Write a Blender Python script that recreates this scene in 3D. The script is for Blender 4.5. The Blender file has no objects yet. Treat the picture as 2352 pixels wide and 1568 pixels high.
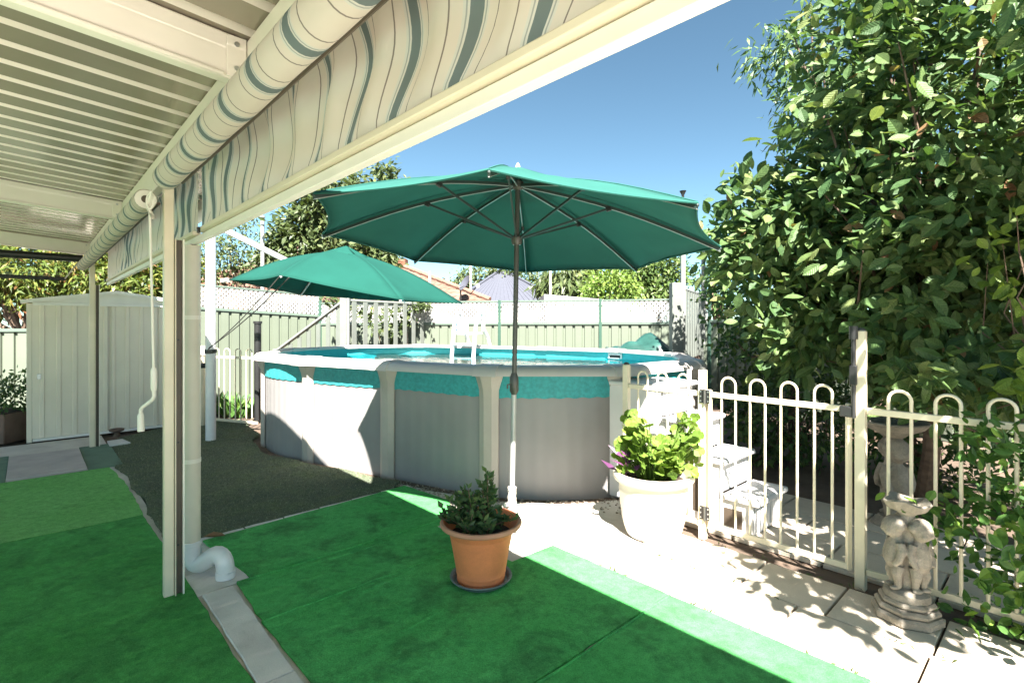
import bpy, bmesh, math, random
import numpy as np
from mathutils import Vector, Matrix
R = math.radians
random.seed(7)
rng = np.random.default_rng(7)
scene = bpy.context.scene
COL = scene.collection

# ------------------------------------------------------------------ camera, sky, sun, exposure
CAM_H, FPX, CX, HY, WPX = 1.6, 1200.0, 1176.0, 741.0, 2352.0
cd = bpy.data.cameras.new('camera')
cam = bpy.data.objects.new('camera', cd)
COL.objects.link(cam)
cam.location = (0, 0, CAM_H)
cam.rotation_euler = (R(90), 0, 0)
cd.sensor_width = 36.0
cd.lens = 36.0 * FPX / WPX
cd.shift_y = -(784 - HY) / WPX
cd.clip_end = 2000
cd.clip_start = 0.05
scene.camera = cam

SUN = Vector((-0.10, 0.86, -1.0))                 # the way the light travels
SUN_EL = math.atan2(1.0, math.hypot(SUN.x, SUN.y))
world = bpy.data.worlds.new('World')
scene.world = world
world.use_nodes = True
wn = world.node_tree
sky = wn.nodes.new('ShaderNodeTexSky')
sky.sky_type = 'NISHITA'
sky.sun_disc = False
sky.sun_elevation = SUN_EL
sky.sun_rotation = math.atan2(-SUN.x, -SUN.y)
sky.air_density = 0.5
sky.dust_density = 0.3
sky.ozone_density = 0.3
bg = wn.nodes['Background']
bg.inputs['Strength'].default_value = 0.05
tint = wn.nodes.new('ShaderNodeMix')
tint.data_type = 'RGBA'; tint.blend_type = 'MULTIPLY'
tint.inputs[0].default_value = 1.0
tint.inputs[7].default_value = (0.87, 1.06, 0.90, 1)        # camera white balance: the whole sky a little towards cyan
wn.links.new(sky.outputs[0], tint.inputs[6])
wn.links.new(tint.outputs[2], bg.inputs['Color'])

sl = bpy.data.lights.new('sun', 'SUN')
sl.energy = 5.0
sl.angle = R(0.53)
sl.color = (1.0, 0.95, 0.88)
so = bpy.data.objects.new('sun', sl)
COL.objects.link(so)
so.rotation_euler = SUN.to_track_quat('-Z', 'Y').to_euler()
so.location = (0, -10, 20)

vs = scene.view_settings
vs.view_transform = 'Standard'
vs.look = 'None'
vs.exposure = 2.65
vs.gamma = 1.0
vs.use_curve_mapping = False
scene.render.engine = 'CYCLES'
scene.cycles.use_denoising = True
scene.cycles.max_bounces = 10
scene.cycles.diffuse_bounces = 6
scene.cycles.transparent_max_bounces = 16
scene.cycles.sample_clamp_indirect = 6.0

# ------------------------------------------------------------------ frames
AU = Vector((-0.6794, 0.7338, 0.0))               # along the patio, away from the camera
AV = Vector((0.7338, 0.6794, 0.0))                # outwards from the house
AZ = Vector((0, 0, 1))
def UV(u, v, z=0.0): return AU * u + AV * v + AZ * z
def G(px, py, z=0.0):
    Y = FPX * (CAM_H - z) / (py - HY)
    return Vector(((px - CX) / FPX * Y, Y, z))
def P(px, py, Y): return Vector(((px - CX) / FPX * Y, Y, CAM_H - (py - HY) / FPX * Y))

# ------------------------------------------------------------------ materials
MATS = {}
def nn(nt, t, **kw):
    n = nt.nodes.new(t)
    for k, v in kw.items(): setattr(n, k, v)
    return n
def ramp(nt, fac, stops, interp='LINEAR'):
    r = nt.nodes.new('ShaderNodeValToRGB')
    r.color_ramp.interpolation = interp
    while len(r.color_ramp.elements) < len(stops): r.color_ramp.elements.new(0.5)
    for e, (p, c) in zip(r.color_ramp.elements, stops):
        e.position = p
        e.color = (*c, 1) if len(c) == 3 else c
    if fac is not None: nt.links.new(fac, r.inputs[0])
    return r.outputs[0]
def mixc(nt, fac, a, b, mode='MIX'):
    m = nt.nodes.new('ShaderNodeMix')
    m.data_type = 'RGBA'; m.blend_type = mode
    for sock, v in ((m.inputs[0], fac), (m.inputs[6], a), (m.inputs[7], b)):
        if hasattr(v, 'links') or hasattr(v, 'node'): nt.links.new(v, sock)
        elif isinstance(v, (tuple, list)): sock.default_value = (*v, 1) if len(v) == 3 else v
        else: sock.default_value = v
    return m.outputs[2]
def noise(nt, vec, scale, detail=4, rough=0.55, dist=0.0):
    n = nt.nodes.new('ShaderNodeTexNoise')
    n.inputs['Scale'].default_value = scale
    n.inputs['Detail'].default_value = detail
    n.inputs['Roughness'].default_value = rough
    n.inputs['Distortion'].default_value = dist
    if vec is not None: nt.links.new(vec, n.inputs['Vector'])
    return n.outputs[0]
def coords(nt, kind='Object'):
    return nt.nodes.new('ShaderNodeTexCoord').outputs[kind]
def worldpos(nt):
    return nt.nodes.new('ShaderNodeNewGeometry').outputs['Position']
def base(name):
    m = bpy.data.materials.new(name)
    m.use_nodes = True
    MATS[name] = m
    return m, m.node_tree, m.node_tree.nodes['Principled BSDF']
def bump(nt, bs, h, strength, dist=0.01):
    b = nt.nodes.new('ShaderNodeBump')
    b.inputs['Strength'].default_value = strength
    b.inputs['Distance'].default_value = dist
    nt.links.new(h, b.inputs['Height'])
    nt.links.new(b.outputs[0], bs.inputs['Normal'])
def mat(name, col, rough=0.5, metal=0.0, var=0.12, scale=6.0, col2=None, bmp=0.0, bscale=60.0, spec=0.5, fine=0.0, stain=None, stain_scale=3.0, stain_amt=0.5):
    m, nt, bs = base(name)
    pos = worldpos(nt)
    c2 = col2 or tuple(max(0, c * (1 - var * 2)) for c in col)
    c = ramp(nt, noise(nt, pos, scale), [(0.3, c2), (0.7, col)])
    if fine:
        f = ramp(nt, noise(nt, pos, bscale * 1.7, 2), [(0.3, (1 - fine,) * 3), (0.7, (1 + fine * 0.3,) * 3)])
        c = mixc(nt, 1.0, c, f, 'MULTIPLY')
    if stain:
        f = ramp(nt, noise(nt, pos, stain_scale, 6, 0.65, 0.6), [(0.48, (0, 0, 0)), (0.75, (stain_amt,) * 3)])
        c = mixc(nt, f, c, stain)
    nt.links.new(c, bs.inputs['Base Color'])
    bs.inputs['Roughness'].default_value = rough
    bs.inputs['Metallic'].default_value = metal
    bs.inputs['Specular IOR Level'].default_value = spec
    if bmp: bump(nt, bs, noise(nt, pos, bscale, 3), bmp)
    return m

def leaf_mat(name, stops, rough=0.42, trans=0.28, spec=0.28, veins=False):
    m, nt, bs = base(name)
    at = nn(nt, 'ShaderNodeAttribute', attribute_name='rnd')
    oi = nt.nodes.new('ShaderNodeObjectInfo')
    ad = nn(nt, 'ShaderNodeMath', operation='ADD')
    nt.links.new(at.outputs['Fac'], ad.inputs[0]); nt.links.new(oi.outputs['Random'], ad.inputs[1])
    fr = nn(nt, 'ShaderNodeMath', operation='FRACT'); nt.links.new(ad.outputs[0], fr.inputs[0])
    c = ramp(nt, fr.outputs[0], stops)
    n2 = ramp(nt, noise(nt, worldpos(nt), 45, 3), [(0.3, (0.78,) * 3), (0.7, (1.1,) * 3)])
    c = mixc(nt, 1.0, c, n2, 'MULTIPLY')
    if veins:
        lc = nn(nt, 'ShaderNodeAttribute', attribute_name='lc')
        sx = nt.nodes.new('ShaderNodeSeparateXYZ'); nt.links.new(lc.outputs['Vector'], sx.inputs[0])
        def mth(op, a, b=None):
            q = nn(nt, 'ShaderNodeMath', operation=op)
            for k, v in enumerate((a, b)):
                if v is None: continue
                if hasattr(v, 'node'): nt.links.new(v, q.inputs[k])
                else: q.inputs[k].default_value = v
            return q.outputs[0]
        ay = mth('ABSOLUTE', sx.outputs[1])
        ph_ = mth('MULTIPLY', mth('SUBTRACT', sx.outputs[0], mth('MULTIPLY', ay, 0.75)), 52.0)
        side = mth('MULTIPLY', mth('SINE', ph_), 0.5)
        vn = mth('MAXIMUM', mth('GREATER_THAN', 0.016, ay), mth('GREATER_THAN', side, 0.44))
        c = mixc(nt, mth('MULTIPLY', vn, 0.45), c, mixc(nt, 1.0, c, (1.7, 1.6, 1.5), 'MULTIPLY'))
        bump(nt, bs, side, 0.35, 0.004)
    nt.links.new(c, bs.inputs['Base Color'])
    bs.inputs['Roughness'].default_value = rough
    bs.inputs['Specular IOR Level'].default_value = spec
    tr = nt.nodes.new('ShaderNodeBsdfTranslucent')
    c2 = mixc(nt, 1.0, c, (1.15, 1.25, 0.5), 'MULTIPLY')
    nt.links.new(c2, tr.inputs['Color'])
    mx = nt.nodes.new('ShaderNodeMixShader'); mx.inputs[0].default_value = trans
    nt.links.new(bs.outputs[0], mx.inputs[1]); nt.links.new(tr.outputs[0], mx.inputs[2])
    nt.links.new(mx.outputs[0], nt.nodes['Material Output'].inputs['Surface'])
    return m
def cloth_mat(name, col, trans=0.3, rough=0.9, weave=500):
    m, nt, bs = base(name)
    c = ramp(nt, noise(nt, worldpos(nt), 2.5, 5), [(0.3, tuple(x * 0.86 for x in col)), (0.7, col)])
    nt.links.new(c, bs.inputs['Base Color'])
    bs.inputs['Roughness'].default_value = rough
    bs.inputs['Specular IOR Level'].default_value = 0.15
    bump(nt, bs, noise(nt, worldpos(nt), weave, 2), 0.15, 0.003)
    tr = nt.nodes.new('ShaderNodeBsdfTranslucent')
    nt.links.new(c, tr.inputs['Color'])
    mx = nt.nodes.new('ShaderNodeMixShader'); mx.inputs[0].default_value = trans
    nt.links.new(bs.outputs[0], mx.inputs[1]); nt.links.new(tr.outputs[0], mx.inputs[2])
    nt.links.new(mx.outputs[0], nt.nodes['Material Output'].inputs['Surface'])
    return m

mat('earth', (0.15, 0.105, 0.075), 0.95, var=0.25, scale=3, bmp=0.6, bscale=40)
mat('concrete', (0.64, 0.60, 0.54), 0.9, var=0.10, scale=2.5, bmp=0.25, bscale=120, fine=0.12, stain=(0.25, 0.21, 0.17), stain_scale=2.2, stain_amt=0.45)
mat('paver', (0.60, 0.52, 0.415), 0.9, var=0.10, scale=2.0, bmp=0.25, bscale=110, fine=0.12, stain=(0.30, 0.24, 0.18), stain_scale=3.0, stain_amt=0.4)
mat('channel', (0.74, 0.69, 0.64), 0.85, var=0.10, scale=3, bmp=0.2, bscale=140, fine=0.1, stain=(0.30, 0.26, 0.22), stain_scale=4, stain_amt=0.4)
mat('slab_grey', (0.48, 0.43, 0.41), 0.9, var=0.1, scale=4, bmp=0.2, bscale=120, fine=0.1)
mat('ribbed_mat', (0.16, 0.24, 0.17), 0.9, var=0.12, scale=5, bmp=0.1, bscale=90)
mat('cream', (0.80, 0.745, 0.66), 0.38, var=0.05, scale=3)
mat('roof_rib_lit', (0.70, 0.65, 0.56), 0.35, var=0.05, scale=2)  # same sheet as the pans; the light on the rib faces is in this colour
mat('cream_roof_dim', (0.29, 0.245, 0.19), 0.2, var=0.06, scale=2, spec=0.6)  # pans of the same cream sheet, their shade put into a darker colour
mat('cream_post', (0.74, 0.64, 0.49), 0.35, var=0.06, scale=4)
mat('track', (0.10, 0.075, 0.055), 0.5, var=0.1)
mat('pipe', (0.66, 0.60, 0.50), 0.4, var=0.05, scale=3, stain=(0.5, 0.44, 0.35), stain_scale=6, stain_amt=0.3)
mat('pvc_white', (0.72, 0.70, 0.70), 0.35, var=0.04)
mat('white', (0.62, 0.61, 0.60), 0.4, var=0.04, stain=(0.55, 0.52, 0.48), stain_scale=8, stain_amt=0.25)
mat('fence_cream', (0.70, 0.62, 0.46), 0.4, var=0.05, scale=8, stain=(0.5, 0.42, 0.3), stain_scale=14, stain_amt=0.25)
mat('black', (0.02, 0.02, 0.02), 0.4, var=0.1)
mat('steel', (0.55, 0.55, 0.55), 0.35, metal=0.9, var=0.05)
mat('pole_grey', (0.08, 0.08, 0.072), 0.4, metal=0.3, var=0.06)
mat('pole_pale', (0.42, 0.42, 0.41), 0.4, metal=0.35, var=0.06)
mat('rib_dark', (0.03, 0.05, 0.045), 0.45, var=0.1)
mat('rib_light', (0.45, 0.47, 0.44), 0.4, metal=0.4, var=0.05)
mat('rope', (0.05, 0.05, 0.045), 0.9, var=0.2)
mat('rope_pale', (0.55, 0.50, 0.42), 0.9, var=0.2)
cloth_mat('canopy_green', (0.045, 0.175, 0.15), 0.4)
cloth_mat('canopy_hem', (0.03, 0.13, 0.11), 0.1)
cloth_mat('canopy_green_sun', (0.012, 0.085, 0.066), 0.25)
mat('colorbond', (0.135, 0.158, 0.118), 0.45, var=0.05, scale=1.5, stain=(0.12, 0.14, 0.105), stain_scale=2, stain_amt=0.3)
mat('colorbond_green', (0.035, 0.085, 0.06), 0.45, var=0.06)
mat('rail_green', (0.11, 0.15, 0.12), 0.45, var=0.06)
mat('lattice', (0.46, 0.46, 0.43), 0.5, var=0.05)
mat('deck_paint', (0.15, 0.165, 0.145), 0.6, var=0.06, scale=6, bmp=0.1, bscale=60)
mat('deck_pale', (0.24, 0.25, 0.235), 0.55, var=0.06, scale=6)
mat('deck_wood', (0.10, 0.065, 0.045), 0.8, var=0.2, bmp=0.3, bscale=30)
mat('pool_resin', (0.54, 0.495, 0.46), 0.42, var=0.05, scale=3, stain=(0.44, 0.41, 0.39), stain_scale=3, stain_amt=0.3)
mat('pool_upright', (0.42, 0.375, 0.33), 0.45, var=0.07, scale=3, stain=(0.32, 0.28, 0.24), stain_scale=4, stain_amt=0.4)
mat('pool_wall', (0.25, 0.238, 0.232), 0.5, var=0.06, scale=2, stain=(0.19, 0.175, 0.165), stain_scale=1.6, stain_amt=0.35)
mat('pool_liner', (0.03, 0.42, 0.46), 0.55, var=0.08, scale=14)
mat('liner_band', (0.035, 0.33, 0.34), 0.6, var=0.16, scale=30, bmp=0.2, bscale=80)
mat('ladder', (0.62, 0.62, 0.62), 0.35, var=0.03)
mat('terracotta', (0.82, 0.25, 0.095), 0.7, var=0.10, scale=5, fine=0.05, stain=(0.30, 0.10, 0.04), stain_scale=4, stain_amt=0.35)
mat('terracotta_rim', (0.50, 0.24, 0.15), 0.75, var=0.10, scale=8)
mat('pot_cream', (0.72, 0.64, 0.54), 0.5, var=0.05, scale=4, stain=(0.55, 0.42, 0.30), stain_scale=3, stain_amt=0.3)
mat('saucer', (0.12, 0.16, 0.17), 0.4, var=0.2)
mat('soil', (0.05, 0.032, 0.02), 0.95, var=0.3, scale=20, bmp=0.8, bscale=60)
mat('stone', (0.32, 0.28, 0.225), 0.9, var=0.18, scale=12, bmp=0.4, bscale=90, fine=0.2, stain=(0.12, 0.11, 0.09), stain_scale=16, stain_amt=0.7)
mat('gravel', (0.45, 0.38, 0.30), 0.9, var=0.35, scale=40)
mat('bark', (0.17, 0.115, 0.08), 0.9, var=0.25, scale=20, bmp=0.6, bscale=40)
mat('twig', (0.16, 0.10, 0.06), 0.8, var=0.2, scale=20)
mat('roof_tile', (0.22, 0.115, 0.08), 0.85, var=0.25, scale=5, stain=(0.17, 0.13, 0.105), stain_scale=1.2, stain_amt=0.7)
mat('roof_ridge', (0.25, 0.14, 0.10), 0.85, var=0.2, scale=6)
mat('metal_roof', (0.082, 0.086, 0.108), 0.5, var=0.05)
mat('metal_roof_white', (0.42, 0.42, 0.41), 0.5, var=0.05)
mat('house_wall', (0.50, 0.42, 0.36), 0.9, var=0.1)
mat('brick', (0.27, 0.105, 0.06), 0.9, var=0.25, scale=12, stain=(0.25, 0.12, 0.09), stain_scale=7, stain_amt=0.6)
mat('mortar', (0.27, 0.23, 0.19), 0.95, var=0.1)
mat('shed_wall', (0.74, 0.67, 0.55), 0.45, var=0.05, scale=2)
mat('shed_trim', (0.78, 0.76, 0.71), 0.45, var=0.05)
mat('tarp', (0.025, 0.085, 0.07), 0.35, var=0.25, scale=6)
mat('planter_brown', (0.16, 0.10, 0.075), 0.7, var=0.15)
mat('blue_print', (0.06, 0.10, 0.25), 0.6, var=0.05)
mat('brass', (0.45, 0.25, 0.12), 0.4, metal=0.7, var=0.1)
mat('dry_leaf', (0.30, 0.15, 0.07), 0.8, var=0.2, scale=30)
leaf_mat('leaf_big', [(0.0, (0.045, 0.095, 0.034)), (0.5, (0.08, 0.14, 0.048)), (0.85, (0.125, 0.18, 0.062)), (0.985, (0.17, 0.21, 0.08)), (0.994, (0.22, 0.12, 0.065))], rough=0.48, trans=0.27, veins=True)
leaf_mat('leaf_new', [(0.0, (0.11, 0.18, 0.03)), (1.0, (0.17, 0.24, 0.04))], trans=0.3, veins=True)
leaf_mat('leaf_small', [(0.0, (0.045, 0.095, 0.035)), (0.6, (0.075, 0.14, 0.045)), (1.0, (0.13, 0.19, 0.05))], rough=0.45, trans=0.2)
leaf_mat('leaf_vine', [(0.0, (0.045, 0.11, 0.025)), (0.7, (0.08, 0.17, 0.035)), (1.0, (0.16, 0.26, 0.04))], rough=0.45, trans=0.25)
leaf_mat('leaf_geranium', [(0.0, (0.10, 0.18, 0.026)), (0.7, (0.15, 0.235, 0.038)), (1.0, (0.20, 0.265, 0.05))], rough=0.55, trans=0.3)
leaf_mat('leaf_purple', [(0.0, (0.10, 0.03, 0.09)), (1.0, (0.16, 0.06, 0.14))], trans=0.15)
leaf_mat('leaf_pot', [(0.0, (0.045, 0.085, 0.035)), (0.8, (0.08, 0.14, 0.05)), (1.0, (0.13, 0.19, 0.06))], trans=0.2)
leaf_mat('leaf_far', [(0.0, (0.05, 0.09, 0.025)), (0.6, (0.085, 0.135, 0.035)), (1.0, (0.14, 0.18, 0.055))], trans=0.25)
leaf_mat('leaf_olive', [(0.0, (0.05, 0.075, 0.027)), (0.7, (0.085, 0.115, 0.042)), (1.0, (0.14, 0.16, 0.065))], trans=0.25)
leaf_mat('leaf_lime', [(0.0, (0.09, 0.16, 0.028)), (1.0, (0.17, 0.24, 0.05))], trans=0.3)
leaf_mat('leaf_hedge', [(0.0, (0.075, 0.115, 0.025)), (0.6, (0.13, 0.17, 0.035)), (0.85, (0.20, 0.21, 0.045)), (1.0, (0.19, 0.08, 0.035))], trans=0.3)

def carpet(name, a, b, dark, st):
    m, nt, bs = base(name)
    pos = worldpos(nt)
    c = ramp(nt, noise(nt, pos, 1.6, 6, 0.6), [(0.35, a), (0.65, b)])
    f = ramp(nt, noise(nt, pos, 3.2, 8, 0.68, 0.4), [(0.47, (0, 0, 0)), (0.68, (st,) * 3)])
    c = mixc(nt, f, c, dark)
    sp_ = ramp(nt, noise(nt, pos, 22, 5, 0.75), [(0.30, (0.72,) * 3), (0.62, (1.08,) * 3)])
    c = mixc(nt, 1.0, c, sp_, 'MULTIPLY')
    g = ramp(nt, noise(nt, pos, 150, 3, 0.8), [(0.25, (0.5,) * 3), (0.75, (1.35,) * 3)])
    c = mixc(nt, 1.0, c, g, 'MULTIPLY')
    nt.links.new(c, bs.inputs['Base Color'])
    bs.inputs['Roughness'].default_value = 0.95
    bs.inputs['Specular IOR Level'].default_value = 0.1
    bs.inputs['Sheen Weight'].default_value = 0.0
    n1 = noise(nt, pos, 230, 3, 0.7)
    n2 = noise(nt, pos, 5.0, 3)
    ad = nn(nt, 'ShaderNodeMath', operation='ADD'); nt.links.new(n1, ad.inputs[0])
    ml = nn(nt, 'ShaderNodeMath', operation='MULTIPLY'); nt.links.new(n2, ml.inputs[0]); ml.inputs[1].default_value = 3.0
    nt.links.new(ml.outputs[0], ad.inputs[1])
    bump(nt, bs, ad.outputs[0], 0.5, 0.012)
carpet('carpet_green', (0.085, 0.43, 0.11), (0.115, 0.51, 0.145), (0.055, 0.20, 0.065), 0.9)
carpet('carpet_left', (0.07, 0.33, 0.075), (0.10, 0.40, 0.105), (0.045, 0.18, 0.05), 0.8)
carpet('carpet_light', (0.16, 0.45, 0.12), (0.20, 0.51, 0.16), (0.10, 0.27, 0.07), 0.5)
carpet('turf_dark', (0.12, 0.14, 0.10), (0.16, 0.18, 0.12), (0.15, 0.20, 0.085), 0.6)
leaf_mat('turf_blade', [(0.0, (0.10, 0.115, 0.085)), (0.6, (0.17, 0.195, 0.13)), (1.0, (0.30, 0.33, 0.22))], rough=0.8, trans=0.1, spec=0.2)

def stripe_mat():
    m, nt, bs = base('awning')
    uv = nt.nodes.new('ShaderNodeTexCoord').outputs['UV']
    sp = nt.nodes.new('ShaderNodeSeparateXYZ'); nt.links.new(uv, sp.inputs[0])
    fr = nn(nt, 'ShaderNodeMath', operation='FRACT'); nt.links.new(sp.outputs[0], fr.inputs[0])
    B = (0.80, 0.72, 0.64); D = (0.19, 0.235, 0.24); L = (0.74, 0.72, 0.67); T = (0.28, 0.235, 0.21); M = (0.42, 0.44, 0.43)
    c = ramp(nt, fr.outputs[0], [(0.0, B), (0.18, T), (0.20, B), (0.33, L), (0.355, M), (0.37, L), (0.39, D), (0.525, L), (0.55, M), (0.565, L), (0.59, B), (0.72, T), (0.74, B)], 'CONSTANT')
    n = ramp(nt, noise(nt, worldpos(nt), 3, 4), [(0.3, (0.9, 0.88, 0.86)), (0.7, (1, 1, 1))])
    c = mixc(nt, 1.0, c, n, 'MULTIPLY')
    nt.links.new(c, bs.inputs['Base Color'])
    bs.inputs['Roughness'].default_value = 0.85
    bs.inputs['Specular IOR Level'].default_value = 0.2
    bump(nt, bs, noise(nt, worldpos(nt), 600, 2), 0.15, 0.002)
    tr = nt.nodes.new('ShaderNodeBsdfTranslucent'); nt.links.new(c, tr.inputs['Color'])
    mx = nt.nodes.new('ShaderNodeMixShader'); mx.inputs[0].default_value = 0.42
    nt.links.new(bs.outputs[0], mx.inputs[1]); nt.links.new(tr.outputs[0], mx.inputs[2])
    nt.links.new(mx.outputs[0], nt.nodes['Material Output'].inputs['Surface'])
stripe_mat()

def clear_mat(name, tint, ior, rough=0.02, bmp=0.0, bscale=4.0):
    m, nt, bs = base(name)
    nt.nodes.remove(bs)
    t = nt.nodes.new('ShaderNodeBsdfTransparent'); t.inputs[0].default_value = (*tint, 1)
    g = nt.nodes.new('ShaderNodeBsdfGlossy'); g.inputs['Roughness'].default_value = rough
    fz = nt.nodes.new('ShaderNodeFresnel'); fz.inputs[0].default_value = ior
    mx = nt.nodes.new('ShaderNodeMixShader')
    nt.links.new(fz.outputs[0], mx.inputs[0]); nt.links.new(t.outputs[0], mx.inputs[1]); nt.links.new(g.outputs[0], mx.inputs[2])
    nt.links.new(mx.outputs[0], nt.nodes['Material Output'].inputs['Surface'])
    if bmp:
        b = nt.nodes.new('ShaderNodeBump'); b.inputs['Strength'].default_value = bmp; b.inputs['Distance'].default_value = 0.02
        nt.links.new(noise(nt, worldpos(nt), bscale, 3), b.inputs['Height'])
        nt.links.new(b.outputs[0], g.inputs['Normal']); nt.links.new(b.outputs[0], fz.inputs['Normal'])
clear_mat('water', (0.72, 0.95, 0.96), 1.33, 0.03, 0.35, 5.0)
clear_mat('clear_pvc', (0.93, 0.95, 0.90), 1.4, 0.12, 0.2, 9.0)

# ------------------------------------------------------------------ mesh builder
class MB:
    def __init__(s): s.v = []; s.f = []; s.uv = []
    def add(s, vs, fs, uv=None):
        o = len(s.v); s.v += [tuple(x) for x in vs]; s.f += [tuple(i + o for i in f) for f in fs]
        if uv is not None: s.uv += list(uv)
        return s
    def box(s, p, a, b, c):
        p = Vector(p); a = Vector(a); b = Vector(b); c = Vector(c)
        if a.cross(b).dot(c) < 0: a, b = b, a
        vs = [p, p + a, p + a + b, p + b, p + c, p + a + c, p + a + b + c, p + b + c]
        return s.add(vs, [(3, 2, 1, 0), (4, 5, 6, 7), (0, 1, 5, 4), (1, 2, 6, 5), (2, 3, 7, 6), (3, 0, 4, 7)])
    def ubox(s, u0, u1, v0, v1, z0, z1):
        return s.box(UV(u0, v0, z0), AU * (u1 - u0), AV * (v1 - v0), AZ * (z1 - z0))
    def bar(s, p, q, w, h=None, up=AZ):
        """rectangular bar from p to q, w across, h along up"""
        p = Vector(p); q = Vector(q); h = h or w
        d = (q - p); x = d.cross(up)
        if x.length < 1e-6: x = d.cross(Vector((1, 0, 0)))
        x.normalize(); y = x.cross(d.normalized())
        return s.box(p - x * w / 2 - y * h / 2, x * w, y * h, d)
    def tube(s, path, r, n=10, cap=True, closed=False):
        path = [Vector(p) for p in path]; k = len(path)
        rr = r if isinstance(r, (list, tuple)) else [r] * k
        prev = None; vs = []
        for i, p in enumerate(path):
            if closed: d = path[(i + 1) % k] - path[i - 1]
            else: d = path[min(i + 1, k - 1)] - path[max(i - 1, 0)]
            d.normalize()
            if prev is None:
                x = d.cross(AZ)
                if x.length < 1e-4: x = d.cross(Vector((1, 0, 0)))
            else: x = prev - d * prev.dot(d)
            x.normalize(); prev = x; y = d.cross(x)
            vs += [p + (x * math.cos(t) + y * math.sin(t)) * rr[i] for t in [2 * math.pi * j / n for j in range(n)]]
        fs = []
        for i in range(k if closed else k - 1):
            a = i * n; b = ((i + 1) % k) * n
            fs += [(a + j, a + (j + 1) % n, b + (j + 1) % n, b + j) for j in range(n)]
        if cap and not closed: fs += [tuple(range(n - 1, -1, -1)), tuple((k - 1) * n + j for j in range(n))]
        return s.add(vs, fs)
    def lathe(s, c, prof, n=32, sx=1.0, sy=1.0, cap=True):
        c = Vector(c); vs = []; fs = []
        for r, z in prof:
            vs += [c + Vector((r * sx * math.cos(2 * math.pi * j / n), r * sy * math.sin(2 * math.pi * j / n), z)) for j in range(n)]
        for i in range(len(prof) - 1):
            fs += [(i * n + j, i * n + (j + 1) % n, (i + 1) * n + (j + 1) % n, (i + 1) * n + j) for j in range(n)]
        if cap and prof[0][0] > 1e-5: fs.append(tuple(range(n - 1, -1, -1)))
        if cap and prof[-1][0] > 1e-5: fs.append(tuple((len(prof) - 1) * n + j for j in range(n)))
        return s.add(vs, fs)
    def prism(s, poly, z0, z1):
        n = len(poly); area = sum(poly[i][0] * poly[(i + 1) % n][1] - poly[(i + 1) % n][0] * poly[i][1] for i in range(n))
        if area < 0: poly = poly[::-1]
        vs = [Vector((p[0], p[1], z0)) for p in poly] + [Vector((p[0], p[1], z1)) for p in poly]
        return s.add(vs, [tuple(range(n - 1, -1, -1)), tuple(range(n, 2 * n))] + [(i, (i + 1) % n, n + (i + 1) % n, n + i) for i in range(n)])
    def ball(s, c, r, n=10, sc=(1, 1, 1)):
        c = Vector(c); prof = [(max(1e-6, math.sin(math.pi * i / n)), -math.cos(math.pi * i / n)) for i in range(n + 1)]
        vs = []; m = n * 2
        for a, z in prof: vs += [c + Vector((a * math.cos(2 * math.pi * j / m) * sc[0], a * math.sin(2 * math.pi * j / m) * sc[1], z * sc[2])) * r for j in range(m)]
        return s.add(vs, [(i * m + j, i * m + (j + 1) % m, (i + 1) * m + (j + 1) % m, (i + 1) * m + j) for i in range(n) for j in range(m)])
    def grid(s, f, nu, nv, uvf=None, flip=False):
        vs = [f(i / nu, j / nv) for i in range(nu + 1) for j in range(nv + 1)]
        w = nv + 1
        fs = [(i * w + j, (i + 1) * w + j, (i + 1) * w + j + 1, i * w + j + 1) for i in range(nu) for j in range(nv)]
        if flip: fs = [q[::-1] for q in fs]
        return s.add(vs, fs, [uvf(i / nu, j / nv) for i in range(nu + 1) for j in range(nv + 1)] if uvf else None)
    def mesh(s, name, org, material, smooth=35):
        me = bpy.data.meshes.new(name)
        ox, oy, oz = org
        me.from_pydata([(x - ox, y - oy, z - oz) for x, y, z in s.v], [], s.f)
        me.materials.append(MATS[material])
        if s.uv:
            l = me.uv_layers.new(name='UVMap')
            idx = np.zeros(len(me.loops), dtype=np.int32); me.loops.foreach_get('vertex_index', idx)
            l.data.foreach_set('uv', np.array(s.uv, dtype=np.float32)[idx].ravel())
        if smooth:
            me.polygons.foreach_set('use_smooth', [True] * len(me.polygons))
            me.set_sharp_from_angle(angle=R(smooth))
        me.update()
        return me
    def build(s, name, material, parent=None, smooth=35, bevel=0.0, solid=0.0):
        if parent is not None: org = wpos(parent)
        else:
            a = np.array(s.v); org = ((a[:, 0].min() + a[:, 0].max()) / 2, (a[:, 1].min() + a[:, 1].max()) / 2, a[:, 2].min())
        o = link(name, s.mesh(name, org, material, smooth), parent)
        if parent is None: o.location = org
        if solid:
            md = o.modifiers.new('solid', 'SOLIDIFY'); md.thickness = solid; md.offset = 0
        if bevel:
            md = o.modifiers.new('bevel', 'BEVEL'); md.width = bevel; md.segments = 2; md.limit_method = 'ANGLE'; md.angle_limit = R(40)
        return o
WP = {}
def wpos(o): return WP.get(o.name, (0.0, 0.0, 0.0))
def link(name, data, parent=None, loc=None, rot=None, scale=None):
    o = bpy.data.objects.new(name, data)
    COL.objects.link(o)
    if parent is not None:
        o.parent = parent
        WP[o.name] = wpos(parent)
        if loc is not None:
            p = wpos(parent); o.location = (loc[0] - p[0], loc[1] - p[1], loc[2] - p[2])
    elif loc is not None: o.location = loc
    if rot is not None: o.rotation_euler = rot
    if scale is not None: o.scale = scale
    return o
def thing(name, label, cat, loc, group=None):
    o = link(name, None, None, loc)
    o.empty_display_size = 0.1
    WP[o.name] = tuple(loc)
    return tag(o, label, cat, group)
def tag(o, label=None, cat=None, group=None, kind=None):
    if label: o['label'] = label
    if cat: o['category'] = cat
    if group: o['group'] = group
    if kind: o['kind'] = kind
    return o

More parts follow.
